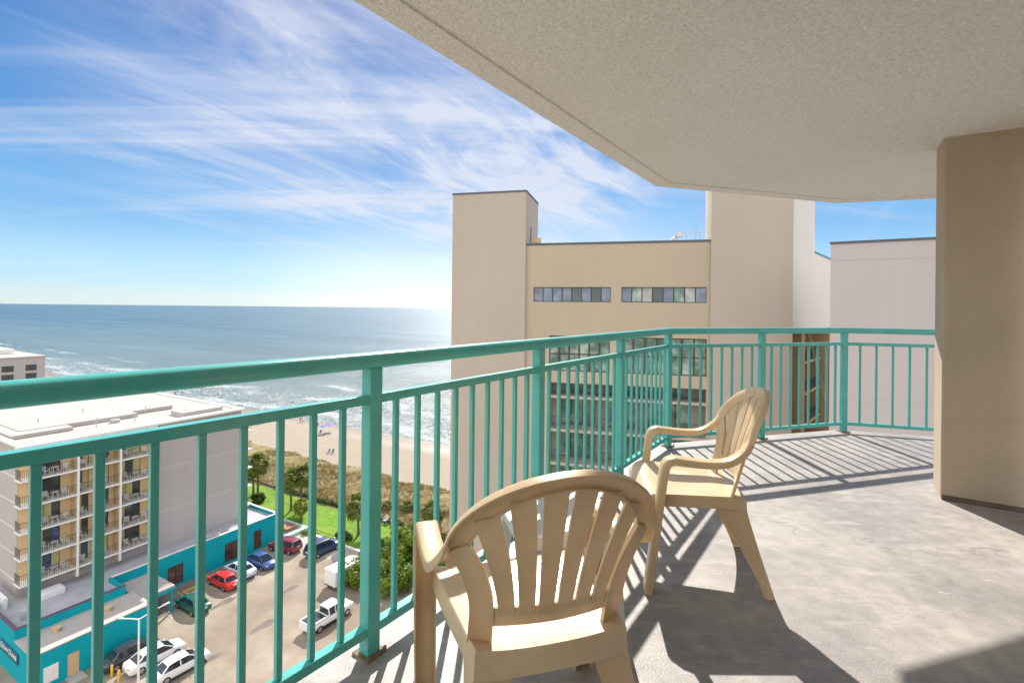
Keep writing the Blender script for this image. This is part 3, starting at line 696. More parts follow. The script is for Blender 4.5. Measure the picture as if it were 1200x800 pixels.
# clutter on the roofs
mb = MB(); mb.box(-4.7, -3.85, 18.3, 20.2, 3.503, 4.4); mb.build('air_conditioner', M['metal'], LR, bevel=.04)
mb = MB(); mb.box(-6.6, -5.2, 3.4, 5.2, 3.503, 4.1); mb.build('air_conditioner', M['white'], LR, bevel=.04)
mb = MB(); mb.box(-2.2, -1.4, 6.2, 7.1, 3.503, 4.05); mb.build('air_conditioner', M['metal'], LR, bevel=.04)
mb = MB(); mb.tube([(-3.0, 1.7, 3.5), (-3.0, 1.7, 4.35)], .5, 14); mb.build('roof_tank', M['greyroof'], LR)
mb = MB(); mb.prism([(-12.4, .9), (-3.0 - 3.4, .9), (-3.0 - 3.4, 1.2), (-12.4, 1.2)], 3.503, 4.6); mb.build('roof_screen', M['white'], LR)
for (x, y) in ((1.5, 2.4), (1.8, 6.2)):
    mb = MB(); mb.tube([(x, y, 3.36), (x, y, 3.62)], .22, 10); mb.tube([(x, y, 3.62), (x, y, 3.72)], .34, 10); mb.build('roof_vent', M['tan'], LR)
# seaward deck of the turquoise building
r_ = town('terrace_deck', 46.2, -66, 'mint green edged terrace deck at the seaward end of the turquoise building', 'deck')
mb = MB(); mb.box(-8, 3.6, -1.6, 2.4, 0.0, .45); mb.build('deck', M['mint'], r_, bevel=.03)
mb = MB(); mb.box(-7.6, 2.9, -1.2, 2.0, .453, .47); mb.build('deck_floor', M['greyroof'], r_)
mb = MB(); mb.box(.2, 2.6, -.6, 1.2, .473, .95); mb.build('planter_box', mat('terracotta_brown', (0.30, 0.15, 0.09), 0.8, var=.1), r_)

# ================================================================== FAR HOTEL DOWN THE BEACH
p = at(53, 418, 15)
r_ = empty('far_hotel', (p.x, p.y, 0), TR, 'distant pale grey beach hotel with two small square windows', 'building')
mb = MB(); mb.box(-70, 0, -22, 0, 0, 15); mb.build('wall', M['greywall'], r_)
mb = MB(); mb.box(-70.2, .2, -22.2, .2, 15.003, 15.5); mb.build('roof', M['roof'], r_)
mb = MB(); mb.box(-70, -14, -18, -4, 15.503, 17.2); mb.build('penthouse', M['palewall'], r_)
# windows on the side that faces the camera
for k, y0 in enumerate([(-4.9, -2.2), (-10.6, -7.8), (-16.4, -13.6)]):
    for z0 in (12.7, 9.9, 7.1):
        f = MB(); f.box(.003, .06, y0[0], y0[1], z0 - 1.9, z0); f = f.build('window', M['darkframe'], r_)
        ym = (y0[0] + y0[1]) / 2
        pn = MB(); pn.box(.063, .08, y0[0] + .15, ym - .08, z0 - 1.78, z0 - .12); pn.box(.063, .08, ym + .08, y0[1] - .15, z0 - 1.78, z0 - .12); pn.build('pane', M['glass'], f)

# ================================================================== BEIGE TOWER BUILDING (ahead, right of centre)
BR = R(-14)
NB = empty('beige_building', (8.4, 39.0, 0), BR, 'tall beige apartment building with two blank towers and ribbon windows', 'building')
Z = lambda h: CZ + h
xl, xm0, xm1, xr = -13.9, -7.5, 6.75, 12.33
mb = MB(); mb.prism([(xl, -.22), (xm0, -.22), (xm0, 4.9), (xl, 4.9)], 0, Z(9.6)); mb.build('stair_tower', M['beige'], NB)
mb = MB(); mb.box(xl - .04, xm0 + .04, -.26, 4.94, Z(9.6) + .003, Z(9.6) + .14); mb.build('tower_coping', M['cap'], NB)
rib = [(-6.85, -.6, Z(.58), Z(1.78)), (.2, 6.5, Z(.58), Z(1.78))]
row = [(-5.5, -.65, Z(-5.0), Z(-2.15)), (.25, 6.55, Z(-5.0), Z(-2.15))]
rec = [(-5.5, 6.55, .5, Z(-5.95))]
mb = MB(); mb.facade(xm0, xm1, 0, Z(5.2), rib + row, 0, .16)
mb.bm.free(); mb = MB()
mb.facade(xm0, xm1, Z(-5.95), Z(5.2), rib + row, 0, .16); mb.build('wall', M['ochre'], NB)
mb = MB(); mb.facade(xm0, xm1, 0, Z(-5.95), [(-5.5, 6.55, .5, Z(-5.95) - .001)], .0, 2.0); mb.build('lower_wall', M['beige'], NB)
mb = MB(); mb.box(xm0 + .003, xm1 - .003, 2.003, 16, 0, Z(5.0)); mb.build('core_wall', M['beige'], NB)
mb = MB(); mb.face(((xm0, .0, Z(5.05)), (xm1, .0, Z(5.05)), (xm1, 16, Z(5.05)), (xm0, 16, Z(5.05)))); mb.build('roof', M['greyroof'], NB)
mb = MB(); mb.box(xm0 + .043, xm1 - .003, -.04, .26, Z(5.2) + .003, Z(5.2) + .17); mb.build('roof_edge', M['cap'], NB)
# ribbon windows
for (a, b, c, d) in rib:
    f = MB()
    f.box(a, b, .10, .155, c, c + .06); f.box(a, b, .10, .155, d - .06, d)
    n = 8
    for k in range(n + 1):
        x = a + (b - a) * k / n; f.box(max(a, x - .035), min(b, x + .035), .09, .15, c + .063, d - .063)
    fo = f.build('window', M['darkframe'], NB)
    for k in range(n):
        x0, x1 = a + (b - a) * k / n + .036, a + (b - a) * (k + 1) / n - .036
        tlt = random.uniform(-.02, .02)
        g_ = MB(); g_.face(((x0, .13 + tlt, c + .06), (x1, .13 - tlt, c + .06), (x1, .13 - tlt, d - .06), (x0, .13 + tlt, d - .06))); g_.build('pane', M[random.choice(['glassblue', 'glassblue', 'glasspale', 'greenglass', 'glass'])], fo)  # pane colours mixed at random, standing in for broken-up reflections
# mullioned glazing row under the ribbons
for (a, b, c, d) in row:
    f = MB(); n = 6 if b - a < 5.5 else 7
    f.box(a, b, .08, .15, d - .08, d); f.box(a, b, .08, .15, c, c + .08); f.box(a + .06, b - .06, .085, .145, c + 1.35, c + 1.43)
    for k in range(n + 1):
        x = a + (b - a) * k / n; f.box(max(a, x - .06), min(b, x + .06), .07, .14, c + .083, d - .083)
    fo = f.build('window', M['mull'], NB)
    for k in range(n):
        x0, x1 = a + (b - a) * k / n + .061, a + (b - a) * (k + 1) / n - .061
        tlt = random.uniform(-.015, .015)
        g_ = MB(); g_.face(((x0, .13 + tlt, c + .08), (x1, .13 - tlt, c + .08), (x1, .13 - tlt, d - .08), (x0, .13 + tlt, d - .08))); g_.build('pane', M['greenglass'], fo)
# stacked balconies
k = 0; zf = Z(-7.0)
while zf > 3:
    mb = MB(); mb.box(-5.497, 6.547, -.06, 1.997, zf - .2, zf); mb.build('balcony_slab', M['beige'], NB)
    rl = MB(); rl.box(-5.4, 6.45, .02, .06, zf + 1.0, zf + 1.05)
    x = -5.38
    while x < 6.42: rl.box(x, x + .022, .03, .05, zf, zf + 1.0); x += .13
    rl.build('balcony_railing', M['ironrail'], NB, smooth=False)
    for (a, b) in ((-4.9, -1.9), (-.9, 1.5), (2.2, 5.6)):
        f = MB(); f.box(a, b, 1.94, 1.985, zf + .02, zf + 2.2); fo = f.build('glass_door', M['darkframe'], NB)
        n = 3
        for q in range(n):
            g_ = MB(); wd = (b - a) / n; g_.box(a + q * wd + .05, a + (q + 1) * wd - .05, 1.92, 1.937, zf + .08, zf + 2.12); g_.build('pane', M['greenglass'], fo)
    for x in (-1.4, 1.85):
        mb = MB(); mb.box(x - .07, x + .07, .15, 1.995, zf + .003, min(zf + 2.49, Z(-5.96))); mb.build('divider', M['beige'], NB)
    zf -= 2.7; k += 1
# right tower and its slanted wing
d0 = Vector((.463, .886)); P0 = Vector((xr, -.22))
def pt(t, i=0.0): q = P0 + d0 * t + Vector((-.886, .463)) * i; return (q.x, q.y)
mb = MB(); mb.prism([(xm1, -.22), (xr, -.22), (xr - 1.2, 1.4), (xm1, 1.4)], 0, Z(12.5)); mb.build('lift_tower', M['beige'], NB)
mb = MB(); mb.prism([(xr, -.22), pt(7.4), pt(7.4, 5.5), (xr - 1.2, 1.4)], Z(-1.45), Z(12.5)); mb.build('tower_side', M['palewall'], NB)  # paler than the tower front: light bouncing onto this side put into its colour
mb = MB(); mb.prism([(xm1, 1.403), (xr - 1.2, 1.403), pt(7.4, 5.5), (xm1, 3.0)], 0, Z(12.48)); mb.build('tower_core', M['beige'], NB)
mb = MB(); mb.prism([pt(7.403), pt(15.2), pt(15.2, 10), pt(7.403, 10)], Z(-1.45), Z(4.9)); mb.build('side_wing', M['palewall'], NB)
mb = MB(); mb.prism([pt(7.41, -.04), pt(15.24, -.04), pt(15.24, 10), pt(7.41, 10)], Z(4.9) + .003, Z(4.9) + .16); mb.build('wing_coping', mat('blue_coping', (.12, .25, .36), .5), NB)
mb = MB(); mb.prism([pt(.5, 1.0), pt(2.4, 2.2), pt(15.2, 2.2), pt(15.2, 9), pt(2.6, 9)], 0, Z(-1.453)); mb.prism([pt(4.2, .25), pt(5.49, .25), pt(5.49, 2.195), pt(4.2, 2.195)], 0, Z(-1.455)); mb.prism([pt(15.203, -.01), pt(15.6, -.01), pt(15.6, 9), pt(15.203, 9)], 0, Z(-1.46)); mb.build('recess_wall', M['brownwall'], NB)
zf = Z(-4.3)
while zf > 3:
    mb = MB(); mb.prism([pt(5.5, .8), pt(15.1, .8), pt(15.1, 2.19), pt(5.5, 2.19)], zf - .22, zf); mb.build('balcony_slab', M['brownwall'], NB)
    mb = MB()
    a, b = Vector(pt(5.0, 2.15)), Vector(pt(14.5, 2.15))
    mb.prism([pt(5.6, 2.12), pt(14.6, 2.12), pt(14.6, 2.185), pt(5.6, 2.185)], zf + .02, zf + 2.2); mb.build('glass_door', M['mull'], NB)
    mb = MB()
    for q in range(40):
        mb.prism([pt(5.6 + .24 * q, .86), pt(5.63 + .24 * q, .86), pt(5.63 + .24 * q, .89), pt(5.6 + .24 * q, .89)], zf, zf + 1.0)
    mb.prism([pt(5.5, .85), pt(15, .85), pt(15, .9), pt(5.5, .9)], zf + 1.003, zf + 1.05)
    mb.build('balcony_railing', M['ironrail'], NB, smooth=False)
    zf -= 2.7
# sloping pipe in the recess
mb = MB(); a = pt(5.0, -.05); b = pt(12.6, -.05); mb.tube([(a[0], a[1], Z(-1.6)), (b[0], b[1], Z(-8.5))], .045, 8); mb.tube([(a[0] + .3, a[1] + .5, Z(-1.6)), (b[0] + .3, b[1] + .5, Z(-8.5))], .03, 8)
mb.build('drain_pipe', M['ochre'], NB)
# roof things
def nbw(x, y, z): return Vector((8.4, 39.0, 0)) + Vector((x * math.cos(BR) - y * math.sin(BR), x * math.sin(BR) + y * math.cos(BR), z))
r_ = empty('roof_floodlight', nbw(4.35, .6, Z(5.055)), BR, 'small floodlight pair on the beige roof edge near the tall tower', 'floodlight')
mb = MB(); mb.tube([(0, 0, 0), (0, 0, .75)], .05, 8); mb.build('post', M['metal'], r_)
mb = MB(); mb.box(-.1, .45, -.2, .2, .62, .98); mb.bar((-.75, 0, .12), (-.1, 0, .66), .16, .16); mb.build('lamp_head', M['metal'], r_, bevel=.03)
r_ = empty('roof_guard_frame', nbw(5.55, .9, Z(5.055)), BR, 'thin metal guard frame with a slanted pole on the beige roof beside the tall tower', 'frame')
mb = MB()
for x in (-.5, .55): mb.tube([(x, 0, 0), (x, 0, 1.0)], .025, 6)
mb.tube([(-.5, 0, 1.0), (.55, 0, 1.0)], .025, 6); mb.build('frame', M['metal'], r_)
mb = MB(); mb.tube([(.1, .2, 0), (.62, .5, 2.75)], .03, 6); mb.build('pole', M['metal'], r_)
r_ = empty('roof_vent', nbw(-6.75, 1.2, Z(5.055)), BR, 'small tan roof vent at the foot of the left blank tower', 'vent')
mb = MB(); mb.tube([(0, 0, 0), (0, 0, .7)], .1, 8); mb.build('pipe', M['cap'], r_)
mb = MB(); mb.box(-.3, .25, -.2, .2, .45, .95); mb.build('hood', M['tan'], r_, bevel=.05)
mb = MB(); mb.box(xm0 + .003, xm0 + .03, 1.6, 1.9, Z(5.06), Z(7.0)); mb.build('tower_door', M['cap'], NB)

# ================================================================== LILAC GREY BUILDING (right)
GB = empty('grey_building', (19.28, 30.0, 0), TR, 'plain lilac grey building wall at the far right with dark roof edge', 'building')
mb = MB(); mb.prism([(0, 0), (34, 0), (34, 8), (9, 8)], 0, Z(4.1)); mb.build('wall', M['greywall'], GB)
mb = MB(); mb.prism([(-.06, -.06), (34.05, -.06), (34.05, 8), (9, 8)], Z(4.1) + .003, Z(4.1) + .13); mb.build('roof_edge', M['cap'], GB)
mb = MB()
for h in (3.1, -5.0, -12): mb.box(0.05, 34, -.012, -.003, Z(h), Z(h) + .025)
mb.build('wall_joint', M['greywall'], GB)

# ================================================================== OUR BALCONY
A = Vector((-.495, 1.763)); DR = Vector((.575, .818)).normalized(); NR = Vector((DR.y, -DR.x))      # rail line and the normal into the balcony
C1 = Vector((1.42, 4.48)); DR = (C1 - A).normalized(); NR = Vector((DR.y, -DR.x))
C2 = Vector((3.42, 5.09)); D2 = (C2 - C1).normalized(); N2 = Vector((D2.y, -D2.x))
C3 = Vector((5.6, 4.43)); D3 = (C3 - C2).normalized(); N3 = Vector((D3.y, -D3.x))
D0 = Vector((.598, .801)).normalized(); S0 = A - D0 * 4.4
def offset_path(pts, off):
    """offset polyline sideways (positive = into the balcony)"""
    out = []
    for i, p in enumerate(pts):
        ns = []
        if i > 0: d = (pts[i] - pts[i - 1]).normalized(); ns.append(Vector((d.y, -d.x)))
        if i < len(pts) - 1: d = (pts[i + 1] - pts[i]).normalized(); ns.append(Vector((d.y, -d.x)))
        n = sum(ns, Vector((0, 0))).normalized(); out.append(p + n * off / max(.3, n.dot(ns[0])))
    return out
path = [S0, A, C1, C2, C3]
CEIL = 2.385
edge = offset_path(path, -.085)
WOFF = 2.42
bw0 = S0 + NR * WOFF; bw1 = A + DR * 3.1 + NR * WOFF
mb = MB(); mb.prism([(p.x, p.y) for p in edge] + [(C3.x + .9, C3.y - 3.2), (bw1.x + .6, bw1.y - .4), (bw0.x + .4, bw0.y - .3)], FZ - .2, FZ)
tag(mb.build('balcony_floor', M['floor']), kind='structure')
edge2 = offset_path(path, -.15); gr0 = offset_path(path, -.01); gr1 = offset_path(path, .014)
back_pts = [(C3.x + .9, C3.y - 3.2), (bw1.x + .6, bw1.y - .4), (bw0.x + .4, bw0.y - .3)]
mb = MB()
ii = [(p.x, p.y) for p in gr1] + back_pts
mb.prism(ii, FZ + CEIL, FZ + CEIL + .2)
# lip outside the drip groove and the groove itself
for i in range(4):
    q = [gr0[i], gr0[i + 1], edge2[i + 1], edge2[i]]; mb.prism([(p.x, p.y) for p in q], FZ + CEIL - .003, FZ + CEIL + .2)
    q = [gr1[i], gr1[i + 1], gr0[i + 1], gr0[i]]; mb.prism([(p.x, p.y) for p in q], FZ + CEIL + .007, FZ + CEIL + .199)
tag(mb.build('balcony_ceiling', M['stucco'], weld=False, smooth=False), kind='structure')
# pillar
PA = R(-33)
PC = Vector((2.845, 3.27))
pr = empty('pillar', (PC.x, PC.y, FZ), PA, 'brown stucco pillar at the right end of the balcony', 'pillar')
mb = MB(); mb.box(0, 1.9, 0, .30, .002, CEIL + .03); mb.build('shaft', M['pillar'], pr, bevel=.012)
mb = MB(); mb.box(.004, 1.9, -.004, -.001, .0, .035); mb.build('foot_band', mat('dark_foot_band', (.13, .10, .08), .9, var=.3, vscale=8), pr)  # dark mottled strip along the foot of the pillar front
# wall behind the camera with a sliding door
wd_ = math.atan2(DR.y, DR.x)
bw = empty('apartment_wall', (bw0.x, bw0.y, FZ), wd_, 'cream stucco apartment wall with a sliding glass door behind the balcony', 'wall')
LW = (bw1 - bw0).length
ho = [(2.0, 4.4, .05, 2.1)]
mb = MB()
mb.facade(-1.0, LW, 0.002, CEIL - .002, ho, 0, -.12)
mb.build('wall', M['backwall'], bw)
mb = MB(); mb.box(2.0, 4.4, -.11, -.06, .05, .12); mb.box(2.0, 4.4, -.11, -.06, 2.03, 2.1)
for x in (2.0, 3.165, 4.33): mb.box(x, x + .07, -.112, -.058, .121, 2.029)
f = mb.build('sliding_door', M['white'], bw)
for a in (2.071, 3.236):
    mb = MB(); mb.box(a, a + 1.092, -.09, -.08, .123, 2.027); mb.build('pane', M['glass'], f)
# the end wall closing the right hand side, behind the pillar
# ---- railing
RH = 1.07
rail = empty('balcony_railing', (A.x, A.y, FZ), 0, 'teal painted metal balcony railing with square balusters', 'railing')
def rp(p, z): return Vector((p.x - A.x, p.y - A.y, z))
def rail_sweep(name, prof, zc, bevel=0.0):
    mb = MB(); sts = []
    for i, p in enumerate(path):
        ns = []
        if i > 0: d = (path[i] - path[i - 1]).normalized(); ns.append(Vector((d.y, -d.x)))
        if i < 4: d = (path[i + 1] - path[i]).normalized(); ns.append(Vector((d.y, -d.x)))
        n = sum(ns, Vector((0, 0))).normalized(); k = 1 / max(.3, n.dot(ns[0]))
        sts.append((rp(p, zc), Vector((n.x, n.y, 0)) * k, Vector((0, 0, 1)), prof))
    mb.sweep(sts); return mb.build(name, M['teal'], rail, bevel=bevel, ang=.9)
oval = [(.034 * math.copysign(abs(math.cos(a)) ** .75, math.cos(a)), .029 * math.copysign(abs(math.sin(a)) ** .8, math.sin(a))) for a in [k * math.pi / 14 for k in range(28)]]
rail_sweep('handrail', oval, RH - .029)
def rect(w_, h_): return [(-w_ / 2, -h_ / 2), (w_ / 2, -h_ / 2), (w_ / 2, h_ / 2), (-w_ / 2, h_ / 2)]
rail_sweep('middle_rail', rect(.038, .032), .905, .003)
rail_sweep('bottom_rail', rect(.038, .032), .088, .003)
def post(p, d):
    ang = math.atan2(d.y, d.x)
    h = .026
    mb = MB(); mb.box(-h, h, -h, h, .006, RH - .052)
    o = mb.build('post', M['teal'], rail, loc=rp(p, 0), rz=ang, bevel=.004)
    mb = MB(); mb.box(-.042, .042, -.042, .042, .0005, .009)
    for sx in (-1, 1): mb.tube([(sx * .038, -.037, .010), (sx * .038, -.037, .018)], .007, 6)
    mb.build('base_plate', M['rust'], o)
def baluster(q, d):
    mb = MB(); mb.box(-.0095, .0095, -.0095, .0095, .1055, .8875)
    mb.build('baluster', M['teal'], rail, loc=rp(q, 0), rz=math.atan2(d.y, d.x), bevel=.002)
def balusters(p0, p1, n_):
    d = (p1 - p0); L_ = d.length; d = d.normalized()
    for k in range(1, n_ + 1):
        q = p0 + d * (L_ * k / (n_ + 1))
        baluster(q, d)
sec = 1.115
pp = [A + DR * (sec * k) for k in range(0, 3)] + [C1]
for p in pp[:-1]: post(p, DR)
for k in (1, 2, 3): post(A - D0 * (1.11 * k), D0)
bis = (DR + D2).normalized(); post(C1, bis)
MID = (C1 + C2) / 2; post(MID, D2); post(C2, (D2 + D3).normalized()); post(C3 - D3 * .15, D3)
for a, b in zip(pp[:-1], pp[1:]):
    n_ = round((b - a).length / .1115) - 1
    balusters(a, b, n_)
for j in range(3):
    for k in range(9): baluster(A - D0 * (1.11 * j + .119 + .108 * k), D0)
balusters(C1, MID, 8); balusters(MID, C2, 8); balusters(C2, C3 - D3 * .15, 14)

# ================================================================== PLASTIC ARMCHAIR
def chan(w_, t, fo, fi, r=.004):
    h = w_ / 2
    return [(-h, -fi), (-h, -r), (-h + r, 0), (h - 2 * r, 0), (h - .5 * r, -.6 * r), (h, -2 * r), (h, -fo), (h - t, -fo), (h - t, -t - r), (h - t - r, -t), (-h + t, -t), (-h + t, -fi)]
def yb(x, z):
    zz_ = max(z, .40)
    return -.185 - .27 * (zz_ - .42) - .10 * (zz_ - .42) ** 2 + 1.0 * x * x
def bn(x, z):
    yx = 2.0 * x; yz = (yb(x, z + .01) - yb(x, z - .01)) / .02
    return Vector((-yx, 1, -yz)).normalized()
def S(x, z, off=0.0): return Vector((x, yb(x, z), z)) + bn(x, z) * off
EA, EB, EZ = .252, .224, .622
def make_chair(label, loc, rz):
    root = empty('plastic_armchair', loc, rz, label, 'chair', 'beige plastic armchairs on the balcony')
    m = M['plastic']
    # one continuous ribbon: front leg, arm, sweep up into the rim of the back and down the other side
    right = [(.268, .232, .002), (.274, .206, .22), (.278, .181, .44), (.280, .169, .53), (.280, .153, .578), (.280, .116, .597), (.280, .07, .594), (.279, -.02, .588), (.276, -.10, .594), (.268, -.160, .626)]
    arch = []
    for k in range(0, 25):
        th = R(14 + (180 - 28) * k / 24)
        x, z = EA * math.cos(th), EZ + EB * math.sin(th)
        arch.append(S(x, z))
    rt = crom(right + [arch[0]], 5)[:-1]
    n1 = len(rt)
    lf = [Vector((-p.x, p.y, p.z)) for p in rt][::-1]
    P = rt + arch + lf
    sts = []
    for i, p in enumerate(P):
        T = (P[min(i + 1, len(P) - 1)] - P[max(i - 1, 0)]).normalized()
        if i < n1: Wv = Vector((1, 0, 0))
        elif i >= n1 + len(arch): Wv = Vector((-1, 0, 0))
        else:
            k = i - n1; th = R(14 + (180 - 28) * k / 24)
            wx, wz = math.cos(th) / EA, math.sin(th) / EB
            l = math.hypot(wx, wz); wx /= l; wz /= l
            yx = 2.0 * p.x; yz = (yb(p.x, p.z + .01) - yb(p.x, p.z - .01)) / .02
            Wv = Vector((wx, yx * wx + yz * wz, wz))
        if i >= n1 and k < 6 and i < n1 + len(arch):
            pass
        Wv = (Wv - T * Wv.dot(T)).normalized()
        Nv = T.cross(Wv).normalized()
        sts.append([p, Wv, Nv])
    # soften the turn of the ribbon between arm and rim
    for _ in range(3):
        W2 = [s_[1].copy() for s_ in sts]
        for i in range(1, len(sts) - 1): W2[i] = (sts[i - 1][1] + sts[i][1] * 2 + sts[i + 1][1]).normalized()
        for i, s_ in enumerate(sts):
            T = (P[min(i + 1, len(P) - 1)] - P[max(i - 1, 0)]).normalized()
            s_[1] = (W2[i] - T * W2[i].dot(T)).normalized(); s_[2] = T.cross(s_[1]).normalized()
    def prof(i):
        z = P[i].z; leg = i < 18 or i >= len(P) - 18
        inarch = n1 <= i < n1 + len(arch)
        j = min(i, len(P) - 1 - i)
        if j <= 15: f_ = j / 15; return chan(.064 + .004 * f_, .005, .034, .034)
        if j < n1: f_ = (j - 15) / (n1 - 15); return chan(.068 - .010 * f_, .005, .034 - .010 * f_, .034 - .012 * f_)
        return chan(.058 - .006 * min(1, (j - n1) / 10), .005, .028, .014)
    allst = [(s_[0], s_[1], s_[2], prof(i)) for i, s_ in enumerate(sts)]
    cut = 15
    mbL = MB(); mbL.sweep(allst[:cut + 1]); mbL.build('leg', m, root, ang=.9)
    mbL = MB(); mbL.sweep(allst[-cut - 1:]); mbL.build('leg', m, root, ang=.9)
    mbL = MB(); mbL.sweep(allst[cut:n1 + 1]); mbL.build('armrest', m, root, ang=.9)
    mbL = MB(); mbL.sweep(allst[n1 + len(arch) - 1:len(P) - cut]); mbL.build('armrest', m, root, ang=.9)
    # back: rim, six inner slats, two outer uprights, cross bar
    mb = MB(); mb.sweep(allst[n1:n1 + len(arch)])
    def strip(cpts, wds, off=-.003, t=.006, curl=.0):
        """flat slat on the back surface: centre points (x,z) and widths"""
        rings = []
        n = len(cpts)
        for i, (c, wd) in enumerate(zip(cpts, wds)):
            a = cpts[max(i - 1, 0)]; b = cpts[min(i + 1, n - 1)]
            tx, tz = b[0] - a[0], b[1] - a[1]; l = math.hypot(tx, tz); px, pz = tz / l, -tx / l      # sideways in the sheet
            ring = []
            for s_, o_ in ((-1, off - curl), (-.5, off), (.5, off), (1, off - curl), (1, off - t - curl), (.5, off - t), (-.5, off - t), (-1, off - t - curl)):
                ring.append(S(c[0] + px * s_ * wd / 2, c[1] + pz * s_ * wd / 2, o_))
            rings.append(ring)
        mb.loft(rings)
    zb = .505
    nb = 6
    for k in range(nb):
        q = (k - (nb - 1) / 2) / ((nb - 1) / 2)
        xb = q * .118; xt = q * .183
        zt = EZ + EB * math.sqrt(max(0, 1 - (xt / EA) ** 2)) - .023
        cp = []; wd = []
        for i in range(9):
            t = i / 8; z = zb - .02 + (zt - zb + .02) * t
            x = xb + (xt - xb) * (t ** 1.45)
            cp.append((x, z)); wd.append(.036 + .022 * t)
        strip(cp, wd, off=-.006, t=.006, curl=.0015)
    for sx in (-1, 1):
        pts2 = [(.176, .375), (.175, .45), (.178, .52), (.194, .585), (.217, .635), (.237, .670)]
        cp = [(sx * p.x, p.y) for p in crom([Vector((a, b, 0)) for a, b in pts2], 4)]
        strip(cp, [.058 - .010 * (i / (len(cp) - 1)) for i in range(len(cp))], off=.001, t=.012, curl=.004)
    cb = [(x, .478 + .004 * math.cos(x * 9)) for x in [-.165 + .033 * i for i in range(11)]]
    strip(cb, [.052] * 11, off=-.004, t=.006)
    mb.build('backrest', m, root, ang=.9)
    # seat
    mb = MB(); bm = mb.bm
    nx, ny = 14, 16
    def seat_pt(a, b):
        """a across -1..1, b 0 rear..1 front"""
        y = -.205 + .455 * b
        hw = .196 + .052 * min(1, b * 1.15)
        x = a * hw
        z = .402 + .012 * b - .016 * (1 - a * a) * math.sin(math.pi * min(1, b)) + .008 * a ** 4
        if b > .86: k = (b - .86) / .14; z -= .040 * k * k * 1.1
        if b < .1: z += .004 * (1 - b / .1)
        y += (-.012 * (1 - a * a) if b < .2 else 0)
        return Vector((x, y, z))
    g_ = [[bm.verts.new(seat_pt(-1 + 2 * i / nx, j / ny)) for i in range(nx + 1)] for j in range(ny + 1)]
    for j in range(ny):
        for i in range(nx): bm.faces.new((g_[j][i], g_[j][i + 1], g_[j + 1][i + 1], g_[j + 1][i]))
    # skirts: side, front, rear with rounded top edge
    loop = [g_[0][i] for i in range(nx + 1)] + [g_[j][nx] for j in range(1, ny + 1)] + [g_[ny][i] for i in range(nx - 1, -1, -1)] + [g_[j][0] for j in range(ny - 1, 0, -1)]
    cen = Vector((0, .02, 0))
    def drop(v_, idx):
        b = (v_.co.y + .205) / .455
        rear = max(0, 1 - b / .12)
        corner = abs(v_.co.x) / .23
        return .050 + .022 * rear * (.3 + .7 * corner ** 2) - .02 * max(0, (b - .86) / .14)
    l1 = []; l2 = []; l3 = []
    for i_, v_ in enumerate(loop):
        o_ = (v_.co - cen); o_.z = 0; o_.normalize()
        l1.append(bm.verts.new(v_.co + o_ * .006 + Vector((0, 0, -.006))))
        dd = drop(v_, i_)
        l2.append(bm.verts.new(v_.co + o_ * .012 + Vector((0, 0, -dd))))
        l3.append(bm.verts.new(v_.co + o_ * .006 + Vector((0, 0, -dd))))
    n = len(loop)
    for ring_a, ring_b in ((loop, l1), (l1, l2), (l2, l3)):
        for i in range(n): bm.faces.new((ring_a[i], ring_a[(i + 1) % n], ring_b[(i + 1) % n], ring_b[i]))
    low_ = [bm.verts.new(v_.co + Vector((0, 0, -.006))) for v_ in loop]
    for i in range(n): bm.faces.new((l3[i], l3[(i + 1) % n], low_[(i + 1) % n], low_[i]))
    vv_ = bm.faces.new(low_[::-1])
    mb.build('seat', M['seatplastic'], root, ang=.9)
    # rear legs: L-shaped posts that splay backwards
    for sx in (-1, 1):
        rings = []
        for t in [i / 8 for i in range(9)]:
            z = .392 * (1 - t) + .002 * t
            cx, cy = .199 + .046 * t, -.203 - .114 * t ** 1.1
            a = .095 * (1 - t) ** 1.8 + .052 * (1 - t * .2); b = .060 * (1 - t) ** 1.3 + .046; tk = .0065
            prof_ = [(0, 0), (0, a * .97), (-tk, a), (-tk, tk * 1.5), (-tk * 1.5, tk), (-b, tk), (-b, 0)]
            rings.append([Vector((sx * (cx + q[0]), cy + q[1], z)) for q in prof_])
        mb = MB(); mb.loft(rings); mb.build('leg', m, root, ang=.7)
    return root
